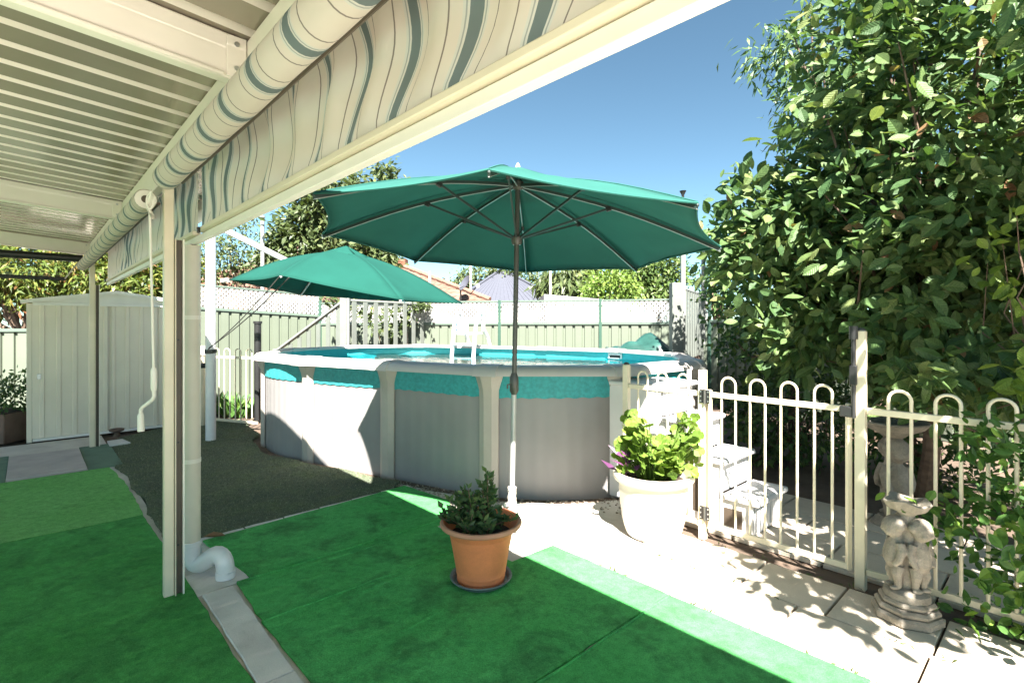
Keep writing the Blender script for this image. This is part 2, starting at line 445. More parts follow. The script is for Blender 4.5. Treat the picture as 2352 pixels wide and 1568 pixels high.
# ------------------------------------------------------------------ leaves
LEAF_BIG = ([(0, 0, 0), (.10, .10, .012), (.30, .22, .035), (.55, .26, .05), (.78, .18, .03), (.92, .07, -.01), (1, 0, -.05), (.92, -.07, -.01), (.78, -.18, .03), (.55, -.26, .05), (.30, -.22, .035), (.10, -.10, .012), (.3, 0, -.02), (.55, 0, -.015), (.8, 0, -.03)],
            [(0, 12, 2, 1), (2, 12, 13, 3), (3, 13, 14, 4), (4, 14, 6, 5), (0, 11, 10, 12), (10, 9, 13, 12), (9, 8, 14, 13), (8, 7, 6, 14)])
LEAF_SMALL = ([(0, 0, 0), (.45, .26, .04), (1, 0, -.05), (.45, -.26, .04), (.5, 0, -.03)], [(0, 4, 1), (1, 4, 2), (2, 4, 3), (3, 4, 0)])
LEAF_THIN = ([(0, 0, 0), (.4, .12, .02), (1, 0, -.10), (.4, -.12, .02)], [(0, 3, 1), (1, 3, 2)])
LEAF_ROUND = ([(0, 0, 0), (-.12, .28, .05), (.18, .5, .09), (.5, .46, .03), (.62, .34, .06), (.86, .3, .02), (.95, 0, .05), (.86, -.3, .02), (.62, -.34, .06), (.5, -.46, .03), (.18, -.5, .09), (-.12, -.28, .05), (.35, 0, -.04)],
              [(12, i, i + 1) for i in range(11)] + [(12, 11, 0)])
LEAF_TUFT = ([(0, 0, 0), (.5, .22, .05), (1, 0, 0), (.5, -.22, .05)], [(0, 3, 2, 1)])
def leaf_arrays(tpl, pos, dirs, sizes, nrm=None):
    tv = np.array(tpl[0]); n = len(pos)
    d = dirs / np.maximum(np.linalg.norm(dirs, axis=1, keepdims=True), 1e-9)
    if nrm is None: nrm = rng.normal(size=(n, 3)) * 0.55 + np.array([0.0, -0.6, 0.75])
    x = np.cross(nrm, d); x /= np.maximum(np.linalg.norm(x, axis=1, keepdims=True), 1e-9)
    z = np.cross(d, x)
    s = np.asarray(sizes).reshape(n, 1, 1)
    V = pos[:, None, :] + s * (tv[None, :, 0:1] * d[:, None, :] + tv[None, :, 1:2] * x[:, None, :] + tv[None, :, 2:3] * z[:, None, :])
    return V, d, x, z
def leaf_mesh(name, tpl, pos, dirs, sizes, material, parent, nrm=None, kind=None):
    V, *_ = leaf_arrays(tpl, pos, dirs, sizes, nrm)
    n, k = V.shape[:2]
    V = V.reshape(-1, 3) - np.array(wpos(parent))
    faces = [tuple(i * k + j for j in f) for i in range(n) for f in tpl[1]]
    me = bpy.data.meshes.new(name)
    me.from_pydata(V.tolist(), [], faces)
    a = me.attributes.new('rnd', 'FLOAT', 'POINT')
    a.data.foreach_set('value', np.repeat(rng.random(n), k).astype(np.float32))
    a = me.attributes.new('lc', 'FLOAT_VECTOR', 'POINT')
    a.data.foreach_set('vector', np.tile(np.array(tpl[0], dtype=np.float32), (n, 1)).ravel())
    me.materials.append(MATS[material])
    me.update()
    o = link(name, me, parent)
    if kind: o['kind'] = kind
    return o
TPL_ME = {}
def tpl_mesh(tpl, material, variants=3):
    key = (id(tpl), material)
    if key not in TPL_ME:
        me = bpy.data.meshes.new('leaf')
        me.from_pydata([tuple(v) for v in tpl[0]], [], [tuple(f) for f in tpl[1]])
        a = me.attributes.new('rnd', 'FLOAT', 'POINT')
        a = me.attributes.new('lc', 'FLOAT_VECTOR', 'POINT')
        a.data.foreach_set('vector', np.array(tpl[0], dtype=np.float32).ravel())
        me.materials.append(MATS[material]); me.update()
        TPL_ME[key] = me
    return TPL_ME[key]
def leaf_objects(tpl, pos, dirs, sizes, material, parent, nrm=None, name='leaf'):
    V, d, x, z = leaf_arrays(tpl, pos, dirs, sizes, nrm)
    me = tpl_mesh(tpl, material)
    pw = np.array(wpos(parent))
    for i in range(len(pos)):
        o = bpy.data.objects.new(name, me)
        COL.objects.link(o)
        o.parent = parent
        m = Matrix(((d[i][0], x[i][0], z[i][0], 0), (d[i][1], x[i][1], z[i][1], 0), (d[i][2], x[i][2], z[i][2], 0), (0, 0, 0, 1)))
        s = float(sizes[i])
        o.matrix_basis = Matrix.Translation(Vector(pos[i] - pw)) @ m @ Matrix.Scale(s, 4)
def clump_points(c, rad, n_cl, per, spread, seed, shell=0.55):
    """leaf positions and outward directions: clumps spread through an ellipsoid, denser near its skin"""
    g = np.random.default_rng(seed)
    d = g.normal(size=(n_cl, 3)); d /= np.linalg.norm(d, axis=1, keepdims=True)
    r = shell + (1 - shell) * g.random((n_cl, 1)) ** 0.6
    r *= 0.86 + 0.28 * g.random((n_cl, 1))
    cc = np.array(c) + d * r * np.array(rad)
    pos = np.repeat(cc, per, axis=0) + g.normal(size=(n_cl * per, 3)) * spread
    out = np.repeat(d, per, axis=0) * 0.7 + g.normal(size=(n_cl * per, 3)) * 0.8 + np.array([0, 0, -0.25])
    return pos, out, cc
def limbs(mb, base_pt, targets, r0, g, bend=0.15):
    b = np.array(base_pt)
    for t in targets:
        t = np.array(t); m1 = b + (t - b) * 0.35 + g.normal(size=3) * bend * 0.4 + np.array([0, 0, 0.1 * np.linalg.norm(t - b)])
        m2 = b + (t - b) * 0.7 + g.normal(size=3) * bend * 0.5
        mb.tube([b, m1, m2, t], [r0, r0 * 0.7, r0 * 0.45, r0 * 0.15], 6)

# ------------------------------------------------------------------ pool outline (needed by the ground)
PC = Vector((-0.652, 7.208, 0)); PE = Vector((math.cos(R(150.1)), math.sin(R(150.1)), 0)); PN = Vector((PE.y * -1, PE.x, 0))
if PN.y > 0: PN = -PN
PL, PR = 1.2, 1.81
PER = 4 * PL + 2 * math.pi * PR
def pool(s, off=0.0):
    """point and outward normal at arc length s from the middle of the near side, running to the right"""
    s = s % PER
    def arc(c, t, sgn):
        a = t / PR
        n = PN * math.cos(a) * sgn - PE * math.sin(a) * sgn
        return c + n * (PR + off), n
    if s < PL: return PC - PE * s + PN * (PR + off), PN.copy()
    s -= PL
    if s < math.pi * PR: return arc(PC - PE * PL, s, 1)
    s -= math.pi * PR
    if s < 2 * PL: return PC - PE * (PL - s) - PN * (PR + off), -PN
    s -= 2 * PL
    if s < math.pi * PR: return arc(PC + PE * PL, s, -1)
    s -= math.pi * PR
    return PC + PE * (PL - s) + PN * (PR + off), PN.copy()

# ------------------------------------------------------------------ ground
def wob(poly, step=0.12, amp=0.006, seed=1):
    g = random.Random(seed); out = []
    n = len(poly)
    for i in range(n):
        a = Vector(poly[i]); b = Vector(poly[(i + 1) % n]); k = max(1, int((b - a).length / step))
        for j in range(k):
            p = a.lerp(b, j / k)
            out.append((p.x + g.uniform(-amp, amp), p.y + g.uniform(-amp, amp)))
    return out
def uvpoly(pts): return [UV(u, v).to_2d() for u, v in pts]

m = MB(); N = 48
m.add([(0, 8, -0.03)] + [(90 * math.cos(2 * math.pi * i / N), 8 + 90 * math.sin(2 * math.pi * i / N), -0.03) for i in range(N)],
      [(0, 1 + i, 1 + (i + 1) % N) for i in range(N)])
tag(m.build('ground', 'earth', smooth=0), kind='structure')

m = MB().prism(uvpoly([(-9, -5), (9.4, -5), (9.4, 0.76), (4.36, 0.76), (4.40, 2.66), (3.8, 2.72), (2.62, 2.745), (-9, 2.745)]), -0.028, 0.0)
tag(m.build('patio_slab', 'concrete', smooth=0), kind='structure')
ap = [UV(2.16, 2.752).to_2d(), UV(3.78, 2.735).to_2d(), UV(4.36, 2.68).to_2d(), UV(4.30, 2.80).to_2d()]
for s in np.linspace(0.45, 3.35, 18): ap.append(pool(s, 0.17 + 0.02 * math.sin(s * 9))[0].to_2d())
ap += [UV(2.62, 3.64).to_2d(), UV(2.16, 3.64).to_2d()]
m = MB().prism(wob(ap, 0.2, 0.004), -0.028, -0.004)
tag(m.build('concrete_apron', 'concrete', smooth=0), kind='structure')

# paving slabs, each one a piece with a recessed joint
pav = tag(link('paving', None, None, UV(0.5, 3.2, -0.028)), kind='structure'); WP[pav.name] = tuple(UV(0.5, 3.2, -0.028))
gr = random.Random(5)
def paver(u0, u1, v0, v1, gap=0.007):
    t = gr.uniform(-0.002, 0.002)
    MB().prism([UV(a, b).to_2d() for a, b in ((u0 + gap, v0 + gap), (u1 - gap, v0 + gap), (u1 - gap, v1 - gap), (u0 + gap, v1 - gap))], -0.026, 0.002 + t).build('paver', 'paver', pav, smooth=0, bevel=0.004)
edges = [2.15, 1.69, 1.07, 0.48, -0.12, -0.72, -1.32, -1.92, -2.52, -3.12]
for a, b in zip(edges[1:], edges[:-1]): paver(a, b, 2.76, 3.195)
edges = [2.15, 1.87, 1.405, 0.936, 0.47, 0.0, -0.47, -0.94, -1.41, -1.88, -2.35]
for a, b in zip(edges[1:], edges[:-1]): paver(a, b, 3.195, 3.64)
for j in range(3):
    for i in range(8):
        paver(2.35 - 0.6 * (i + 1) + 0.3 * (j % 2), 2.35 - 0.6 * i + 0.3 * (j % 2), 3.86 + 0.45 * j, 4.31 + 0.45 * j)

# green carpet strips laid side by side
car = thing('artificial_grass_carpet', 'bright green artificial grass carpet with worn patches beside the terracotta pot', 'carpet', UV(1.5, 1.8, 0.0))
strips = [[(0.62, .925), (1.62, .925), (1.62, 2.75), (0.62, 2.752)],
          [(1.626, .92), (2.95, .915), (2.95, 2.35), (2.55, 2.36), (2.54, 2.752), (1.626, 2.75)],
          [(2.956, .915), (3.49, .935), (3.49, 2.60), (3.40, 2.34), (2.956, 2.348)],
          [(3.496, 1.02), (4.33, .93), (4.45, 2.69), (3.83, 2.76), (3.496, 2.61)]]
for i, st in enumerate(strips):
    MB().prism(wob(uvpoly(st), 0.1, 0.005, i), 0.002, 0.013 + 0.002 * (i % 2)).build('carpet_strip', 'carpet_green', car, smooth=0, bevel=0.004)
    # the lifted seam along the far edge
    u1 = st[1][0] if i < 3 else None
    if u1:
        g2 = random.Random(i)
        pts = [UV(u1 - 0.012 + g2.uniform(-.006, .006), v, 0.012 + 0.004 * abs(math.sin(v * 3 + i))) for v in np.linspace(st[1][1], (2.74, 2.34, 2.58)[i], 16)]
        MB().tube(pts, 0.006, 6).build('seam', 'carpet_green', car)
for u_, va, vb in ((3.44, 1.05, 2.55), (2.89, .98, 2.3), (2.35, 1.0, 1.9), (1.2, 1.1, 2.7), (3.9, 1.2, 2.6)):
    g2 = random.Random(int(u_ * 100))
    pts = [UV(u_ + .03 * math.sin(3 * v + u_ * 9) + g2.uniform(-.004, .004), v, -.020 + .002 * math.sin(7 * v + u_)) for v in np.linspace(va, vb, 22)]
    rr_ = [.026 + .013 * math.sin(math.pi * i / 21) for i in range(22)]
    MB().tube(pts, rr_, 12).build('wrinkle', 'carpet_green', car)
car2 = thing('green_carpet', 'dark green artificial grass carpet left of the concrete drain strip', 'carpet', UV(1.8, -1.0, 0.0))
MB().prism(wob(uvpoly([(0.62, -4.6), (5.24, -4.6), (5.24, 0.70), (3.85, .715), (3.45, 0.725), (0.62, 0.73)]), 0.1, 0.006, 9), 0.002, 0.014).build('carpet_sheet', 'carpet_left', car2, smooth=0, bevel=0.004)
car3 = MB().prism(wob(uvpoly([(5.262, -4.6), (7.26, -4.6), (7.24, 0.66), (6.4, 0.71), (5.262, 0.70)]), 0.1, 0.008, 11), 0.002, 0.012).build('pale_green_carpet', 'carpet_light', smooth=0, bevel=0.003)
tag(car3, 'paler green carpet piece in front of the grey slab and shed', 'carpet')
# ribbed mat and slab before the shed
rm = thing('ribbed_mat', 'grey-green ribbed floor matting around the grey slab before the shed', 'mat', UV(7.9, 0.2, 0))
MB().ubox(7.27, 8.62, -3.0, -0.17, 0.002, 0.010).ubox(7.27, 8.62, 0.475, 0.78, 0.002, 0.010).build('backing', 'ribbed_mat', rm, smooth=0)
for i in range(27):
    u = 7.29 + 0.05 * i
    MB().ubox(u, u + 0.028, -3.0, -0.17, 0.0105, 0.018).build('rib', 'ribbed_mat', rm, smooth=0)
    MB().ubox(u, u + 0.028, 0.475, 0.78, 0.0105, 0.018).build('rib', 'ribbed_mat', rm, smooth=0)
sl_ = MB().prism(wob(uvpoly([(7.28, -0.165), (7.28, 0.47), (8.5, 0.465), (8.5, -0.165)]), 0.3, 0.003), 0.002, 0.03).build('grey_slab', 'slab_grey', smooth=0, bevel=0.005)
tag(sl_, 'flat grey concrete slab lying on the matting in front of the shed', 'slab')
# concrete strip by the post
ch = thing('drain_strip', 'pale concrete drain strip between the two green carpets', 'drain strip', UV(1.5, 0.82, 0))
cuts = [-1.6, -0.6, 0.6, 1.75, 2.42, 3.46]
for i, (a, b) in enumerate(zip(cuts[:-1], cuts[1:])):
    w0 = 0.893 + 0.012 * math.sin(a * 4); w1 = 0.893 + 0.012 * math.sin(b * 4)
    MB().prism(wob(uvpoly([(a + .004, .742), (b - .004, .742), (b - .004, w1), (a + .004, w0)]), 0.08, 0.003, i), 0.002, 0.016 + 0.001 * i).build('strip_piece', 'channel', ch, smooth=0, bevel=0.004)
MB().prism(wob(uvpoly([(3.47, .66), (3.80, .66), (3.80, 1.01), (3.50, 1.01)]), 0.1, 0.004, 3), 0.002, 0.010).build('footing', 'channel', ch, smooth=0, bevel=0.003)
kb = thing('edging_strip', 'thin pale concrete edging along the near side of the dark turf', 'edging', UV(4.37, 1.8, 0))
for i in range(6):
    a = 0.93 + 0.30 * i
    MB().prism(wob(uvpoly([(4.345 + .012 * i, a + .005), (4.345 + .012 * i, a + .29), (4.385 + .012 * i, a + .29), (4.385 + .012 * i, a + .005)]), 0.07, 0.003, i), -0.02, 0.014).build('edging_block', 'channel', kb, smooth=0)

# dark turf, ragged, with short blades
tp = [UV(4.40, .73), UV(4.40, 1.2), UV(4.42, 1.8), UV(4.47, 2.58)]
for s in np.linspace(0.55, -2.75, 22): tp.append(pool(s, 0.13 + 0.03 * math.sin(s * 7))[0])
tp += [UV(9.35, 2.55), UV(9.5, 1.6), UV(8.95, 0.9), UV(8.62, 0.80), UV(7.6, .78), UV(7.2, .70), UV(6.7, .76), UV(6.2, .73), UV(5.7, .78), UV(5.27, .735), UV(4.9, .74)]
tpoly = [p.to_2d() for p in tp]
turf = thing('dark_turf', 'worn dark synthetic turf between the pool and the patio post', 'turf', UV(6.5, 1.5, 0))
MB().prism(wob(tpoly, 0.08, 0.008, 4), -0.027, 0.012).build('turf_sheet', 'turf_dark', turf, smooth=0)
xs = np.array([p[0] for p in tpoly]); ys = np.array([p[1] for p in tpoly])
def inside(px, py, X, Y):
    c = np.zeros(len(px), bool); j = len(X) - 1
    for i in range(len(X)):
        k = ((Y[i] > py) != (Y[j] > py)) & (px < (X[j] - X[i]) * (py - Y[i]) / (Y[j] - Y[i] + 1e-12) + X[i])
        c ^= k; j = i
    return c
qx = rng.uniform(xs.min() - .02, xs.max() + .02, 130000); qy = rng.uniform(ys.min() - .02, ys.max() + .02, 130000)
cxm, cym = xs.mean(), ys.mean()
kp = inside(qx + (cxm - qx) * 0.004, qy + (cym - qy) * 0.004, xs, ys)
qx, qy = qx[kp], qy[kp]; n = len(qx)
blade = ([(0, .12, 0), (1, 0, 0), (0, -.12, 0)], [(0, 2, 1)])
dr = rng.normal(size=(n, 3)) * np.array([.8, .8, .3]) + np.array([0, 0, .75])
leaf_mesh('turf_blades', blade, np.c_[qx, qy, np.full(n, 0.011)], dr, 0.012 + 0.012 * rng.random(n), 'turf_blade', turf, nrm=rng.normal(size=(n, 3)), kind='stuff')

# gravel along the pool foot
stone_v = []
m = MB(); g = random.Random(3)
for i in range(900):
    s = g.uniform(0.2, 3.0); off = abs(g.gauss(0.16, 0.16)) + 0.02
    p, _ = pool(s, off); r = g.uniform(0.006, 0.016)
    z = -0.002 if off > 0.17 else -0.026
    a = g.uniform(0, 6)
    vs = [p + Vector((r * math.cos(a + k * 1.571) * g.uniform(.7, 1.2), r * math.sin(a + k * 1.571) * g.uniform(.7, 1.2), z)) for k in range(4)] + [p + Vector((0, 0, z + r * 0.8))]
    m.add(vs, [(0, 1, 4), (1, 2, 4), (2, 3, 4), (3, 0, 4)])
tag(m.build('gravel', 'gravel', smooth=0), 'loose pebbles scattered at the foot of the pool wall', 'gravel', kind='stuff')

# ------------------------------------------------------------------ patio cover
U0, U1 = -1.0, 8.6
def zroof(v): return 2.645 - 0.075 * (v - 0.2)
pc = thing('patio_cover', 'cream metal patio roof with ribbed sheets on slim posts', 'patio roof', UV(3.60, 0.60, 0))
nsheet = 0; u = U0
while u < U1 + 0.3:                                  # each sheet is four pans wide
    m = MB()
    def strip(mb, pr):
        mb.add([UV(a, v, zroof(v) + h) for a, h in pr for v in (-3.6, 1.10)], [(2 * i, 2 * i + 1, 2 * i + 3, 2 * i + 2) for i in range(len(pr) - 1)])
        return mb
    for k in range(4):
        a = u + 0.2 * k
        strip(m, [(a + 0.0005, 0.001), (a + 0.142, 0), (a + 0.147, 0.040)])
    sh_ = m.build('roof_sheet', 'cream_roof_dim', pc, smooth=0, solid=0.0012)
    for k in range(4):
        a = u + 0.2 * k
        strip(MB(), [(a + 0.1475, 0.041), (a + 0.186, 0.041), (a + 0.1995, 0.0005)]).build('roof_rib_lit', 'roof_rib_lit', sh_, smooth=0, solid=0.0012)
    u += 0.8
def purlin(u, label=None):
    m = MB()
    m.add([UV(u + a, v, zroof(v) - h) for v in (-3.6, 0.555) for a, h in ((0, .165), (0, .006), (0.055, .006), (0.055, .165))],
          [(0, 1, 5, 4), (1, 2, 6, 5), (2, 3, 7, 6), (3, 0, 4, 7), (3, 2, 1, 0), (4, 5, 6, 7)])
    p = m.build('purlin', 'cream', pc, bevel=0.006)
    # narrow return lips top and bottom on the near face
    MB().add([UV(u - a, v, zroof(v) - h) for v in (-3.6, 0.50) for a, h in ((0.0, .163), (0.0, .148), (0.010, .150), (0.010, .165))],
             [(0, 1, 5, 4), (1, 2, 6, 5), (2, 3, 7, 6), (3, 0, 4, 7), (3, 2, 1, 0), (4, 5, 6, 7)]).build('flange', 'cream', p, bevel=0.003)
    z = zroof(0.53)
    MB().ubox(u - 0.008, u - 0.001, 0.508, 0.572, z - 0.158, z - 0.012).build('bracket', 'cream', p, bevel=0.002)
    for h in (0.04, 0.125):
        c = UV(u - 0.012, 0.54, z - h)
        MB().tube([c, c + AU * 0.006], 0.009, 8).build('bolt', 'steel', p)
for u in (-0.95, 2.02, 5.41, 8.52): purlin(u)
MB().ubox(U0, U1 + .02, 0.575, 0.628, 2.43, zroof(0.628) - 0.004).build('main_beam', 'cream', pc, bevel=0.006)
MB().ubox(U0, U1, 0.752, 0.786, 2.090, 2.128).build('lower_rail', 'cream', pc, bevel=0.003)
# gutter at the outer edge
gp = [(1.02, 2.60), (1.02, 2.51), (1.035, 2.50), (1.135, 2.50), (1.15, 2.515), (1.15, 2.62), (1.146, 2.62), (1.144, 2.518), (1.03, 2.506), (1.026, 2.60)]
m = MB(); m.add([UV(a, v, z) for a in (U0, U1) for v, z in gp], [(i, (i + 1) % 10, 10 + (i + 1) % 10, 10 + i) for i in range(10)] + [tuple(range(9, -1, -1)), tuple(range(10, 20))])
m.build('gutter', 'cream', pc)
def post(u, v, w=0.055, top=2.428):
    p = MB().ubox(u - w / 2, u + w / 2, v - w / 2, v + w / 2, 0.004, top).build('post', 'cream_post', pc, bevel=0.004)
    # U channel that guides the awning edge: back strip and two lips
    MB().ubox(u - 0.02, u + 0.02, v + w / 2 + 0.002, v + w / 2 + 0.038, 0.012, 2.085).build('track_recess', 'track', p, smooth=0)
    MB().ubox(u - 0.046, u - 0.0225, v + w / 2 + 0.002, v + w / 2 + 0.006, 0.008, 2.087).build('track_lip', 'cream_post', p, smooth=0)
    MB().ubox(u - 0.046, u + 0.022, v + w / 2 + 0.040, v + w / 2 + 0.048, 0.008, 2.087).build('track_lip', 'cream', p, smooth=0)
    for z in (0.3, 0.9, 1.5): 
        c = UV(u - 0.0205, v + w / 2 + 0.02, z); MB().tube([c, c - AU * 0.004], 0.006, 8).build('screw', 'black', p)
    return p
post(3.60, 0.600, 0.05)
post(8.56, 0.60)

# downpipe with its swan-neck outlet
dp = thing('downpipe', 'cream round downpipe beside the patio post with white bent outlet', 'downpipe', UV(3.80, 0.75, 0))
b0 = UV(3.80, 0.755); e0 = G(518, 1330); e0 = Vector((e0.x, e0.y, 0))
MB().tube([b0 + AZ * 0.20, b0 + AZ * 2.085], 0.053, 20).build('pipe', 'pipe', dp)
MB().tube([b0 + AZ * 0.195, b0 + AZ * 0.225], 0.058, 20).build('collar', 'pvc_white', dp, bevel=0.003)
d = (e0 - b0)
path = [b0 + AZ * .205, b0 + AZ * .15, b0 + d * .05 + AZ * .095, b0 + d * .18 + AZ * .075, b0 + d * .35 + AZ * .088, b0 + d * .55 + AZ * .128, b0 + d * .72 + AZ * .155, b0 + d * .87 + AZ * .148, b0 + d * .97 + AZ * .115, e0 + AZ * .07, e0 + AZ * .012]
sm = []
for i in range(len(path) - 1):
    for t in (0, .5): sm.append(path[i].lerp(path[i + 1], t))
sm.append(path[-1])
for _ in range(2): sm = [sm[0]] + [(sm[i - 1] + sm[i] * 2 + sm[i + 1]) / 4 for i in range(1, len(sm) - 1)] + [sm[-1]]
MB().tube(sm, 0.052, 20).build('outlet_bend', 'pvc_white', dp, smooth=60)
MB().tube([e0 + AZ * .012, e0 + AZ * .055], 0.057, 20).build('collar', 'pvc_white', dp, bevel=0.003)
MB().tube([b0 + AZ * .72, b0 + AZ * .745], 0.0555, 20).build('clip', 'cream', dp)
MB().tube([b0 + AZ * 1.62, b0 + AZ * 1.645], 0.0555, 20).build('clip', 'cream', dp)

# ------------------------------------------------------------------ striped awnings
def awning(u0, u1, label, seed):
    a = thing('striped_awning', label, 'awning', UV((u0 + u1) / 2, 0.6, 2.1), 'striped roll-up awnings')
    g = random.Random(seed); ph = [g.uniform(0, 6) for _ in range(6)]
    L = u1 - u0
    def fab(s, t):
        # t=0 top, 1 bottom; the cloth is slack, so it is sheared sideways and billows
        w = math.sin(math.pi * t)
        du = -0.05 * math.sin(math.pi * min(1, t * 1.15)) * (1 + .35 * math.sin(2.2 * s * L + ph[0])) + 0.065 * (t ** 2.2) * (1 + .3 * math.sin(1.4 * s * L + ph[1])) + 0.012 * w * math.sin(7 * s * L + ph[2])
        dv = 0.022 * w * math.sin(2 * math.pi * s * L / 0.28 * 0.9 + ph[3]) + 0.012 * math.sin(6.3 * t + 5 * s * L) * w
        e = min(1, min(s, 1 - s) * L / 0.12)
        return UV(min(u1 - .01, max(u0 + .01, u0 + s * L + du * e)), 0.755 + dv * e, 2.585 - 0.452 * t)
    MB().grid(fab, int(L * 40), 16, lambda s, t: ((u0 + s * L) / 0.28, t)).build('fabric', 'awning', a, smooth=180)
    rv, rz, rr = 0.492, 2.305, 0.056
    e = u1 - (0.52 if seed == 1 else 0.12)
    def roll(s, t):
        th = 2 * math.pi * t; r = rr * (1 + 0.015 * math.sin(th * 1 + s * 40) + 0.01 * math.sin(s * L * 9))
        return UV(u0 + s * (e - u0), rv + r * math.cos(th), rz - 0.004 * math.sin(math.pi * s) + r * math.sin(th))
    MB().grid(roll, int(L * 24), 24, lambda s, t: ((u0 + s * (e - u0)) / 0.28, t), True).build('rolled_fabric', 'awning', a, smooth=180)
    MB().tube([UV(u0, rv, rz), UV(e + 0.05, rv, rz)], 0.022, 12).build('roller_tube', 'track', a)
    MB().tube([UV(e - .003, rv, rz), UV(e + .004, rv, rz)], 0.053, 20).build('end_cap', 'track', a)
    MB().tube([UV(u0 + .002, rv, rz), UV(u0 + .008, rv, rz)], 0.053, 20).build('end_cap', 'cream', a)
    MB().tube([UV(u0 + .02, rv + .066, rz - .012), UV(e - .01, rv + .066, rz - .012)], 0.009, 8).build('gap_shade', 'track', a)  # dark tube painting the shaded gap between roll and hanging cloth
    MB().ubox(u0 + .012, u1 - .012, 0.728, 0.772, 2.1315, 2.156).build('bottom_rail', 'cream_post', a, bevel=0.004)
    MB().ubox(u1 - .10, u1 - .07, 0.715, 0.7275, 2.118, 2.152).build('catch', 'black', a, bevel=0.002)
    MB().tube([UV(u1 - .085, 0.7145, 2.135), UV(u1 - .06, 0.7145, 2.135)], 0.006, 8).build('pin', 'steel', a)
    return a
awning(-0.95, 3.53, 'cream and green striped awning rolled up over the near bay above the pool', 1)
awning(3.61, 8.50, 'dim striped awning over the far bay leading to the shed', 2)

# winding handle hanging from the roller
wh = thing('winding_handle', 'long cream crank handle hanging beside the patio post', 'crank handle', P(350, 990, 2.95))
Yh = 2.95
MB().tube([P(348, 438, Yh - .1), P(340, 470, Yh - .03), P(344, 486, Yh), P(348, 640, Yh), P(353, 845, Yh)], 0.0065, 10).build('rod', 'cream', wh)
ring = [P(345 + 8 * math.sin(t), 462 - 17 * math.cos(t), Yh - .05) for t in np.linspace(0, 2 * math.pi, 15)[:-1]]
MB().tube(ring, 0.0055, 8, closed=True).build('hook_ring', 'cream', wh)
MB().tube([P(340, 480, Yh), P(352, 500, Yh), P(340, 478, Yh + .02)], 0.011, 8).build('hook', 'cream', wh)
MB().tube([P(353, 845, Yh), P(353.5, 852, Yh), P(353.5, 890, Yh), P(353, 897, Yh)], [0.012, 0.016, 0.016, 0.012], 12).build('upper_grip', 'cream', wh)
MB().tube([P(353, 897, Yh), P(354, 910, Yh), P(350, 918, Yh), P(328, 934, Yh), P(323, 941, Yh), P(323, 955, Yh)], 0.0095, 10).build('crank_arm', 'cream', wh)
MB().tube([P(323, 950, Yh), P(323, 956, Yh), P(324, 990, Yh)], [0.012, 0.016, 0.0175], 12).build('lower_grip', 'cream', wh)

# clear roll-down blind at the far end
cb = thing('clear_blind', 'clear plastic blind with black tubes at the far patio end', 'blind', UV(8.5, -1.0, 1.9))
MB().tube([UV(8.44, -3.4, 2.40), UV(8.44, 0.50, 2.40)], 0.045, 14).build('roller', 'black', cb)
MB().ubox(8.475, 8.478, -3.38, 0.30, 2.155, 2.375).build('clear_sheet', 'clear_pvc', cb, smooth=0)
MB().tube([UV(8.4765, -3.4, 2.14), UV(8.4765, 0.34, 2.14)], 0.022, 12).build('bottom_bar', 'black', cb)
MB().tube([UV(8.44, 0.33, 2.14), UV(8.44, 0.46, 2.36)], 0.008, 8).build('cord', 'rope_pale', cb)

# ------------------------------------------------------------------ swimming pool
RIM = 1.2
pl = thing('above_ground_pool', 'oval above-ground pool with pale resin rim and turquoise liner', 'pool', (PC.x, PC.y, -0.03))
NS = int(PER / 0.0175)
def ringmesh(offs_z, wave=None):
    """closed wall strip: list of (offset, z) rings"""
    m = MB(); k = len(offs_z); vs = []
    for i in range(NS):
        s = PER * i / NS; w = wave(s) if wave else 0.0
        for o, z in offs_z:
            zz = z(s) if callable(z) else z
            p, n = pool(s, o + w); vs.append((p.x, p.y, zz))
    fs = []
    for i in range(NS):
        a = i * k; b = ((i + 1) % NS) * k
        fs += [(a + j, b + j, b + j + 1, a + j + 1) for j in range(k - 1)]
    return m.add(vs, fs)
WV = 2 * math.pi / (PER / 116)
corr = lambda s: 0.0017 * math.sin(WV * s)
ringmesh([(0.0, -0.03), (0.0, 1.155)], corr).build('outer_wall', 'pool_wall', pl, smooth=60)
ringmesh([(0.010, lambda s: 0.905 + 0.005 * math.sin(WV * s) + 0.004 * math.sin(s * 3.1)), (0.014, 0.98), (0.012, 1.152)], corr).build('liner_overlap', 'liner_band', pl, smooth=60)
ringmesh([(-0.06, 1.158), (-0.065, 0.9), (-0.065, 0.05)]).build('liner_wall', 'pool_liner', pl, smooth=60)
NP = 80
m = MB(); ring = [pool(PER * i / NP, -0.055)[0] for i in range(NP)]
m.add([(p.x, p.y, 0.06) for p in ring], [tuple(range(NP))])
m.build('pool_floor', 'pool_liner', pl, smooth=0)
wat = MB(); wat.add([(pool(PER * i / NP, -0.066)[0].x, pool(PER * i / NP, -0.066)[0].y, 1.045) for i in range(NP)], [tuple(range(NP - 1, -1, -1))])
wo = wat.build('water', 'water', smooth=0); tag(wo, kind='structure')
if wo.data.polygons[0].normal.z < 0: wo.data.flip_normals()

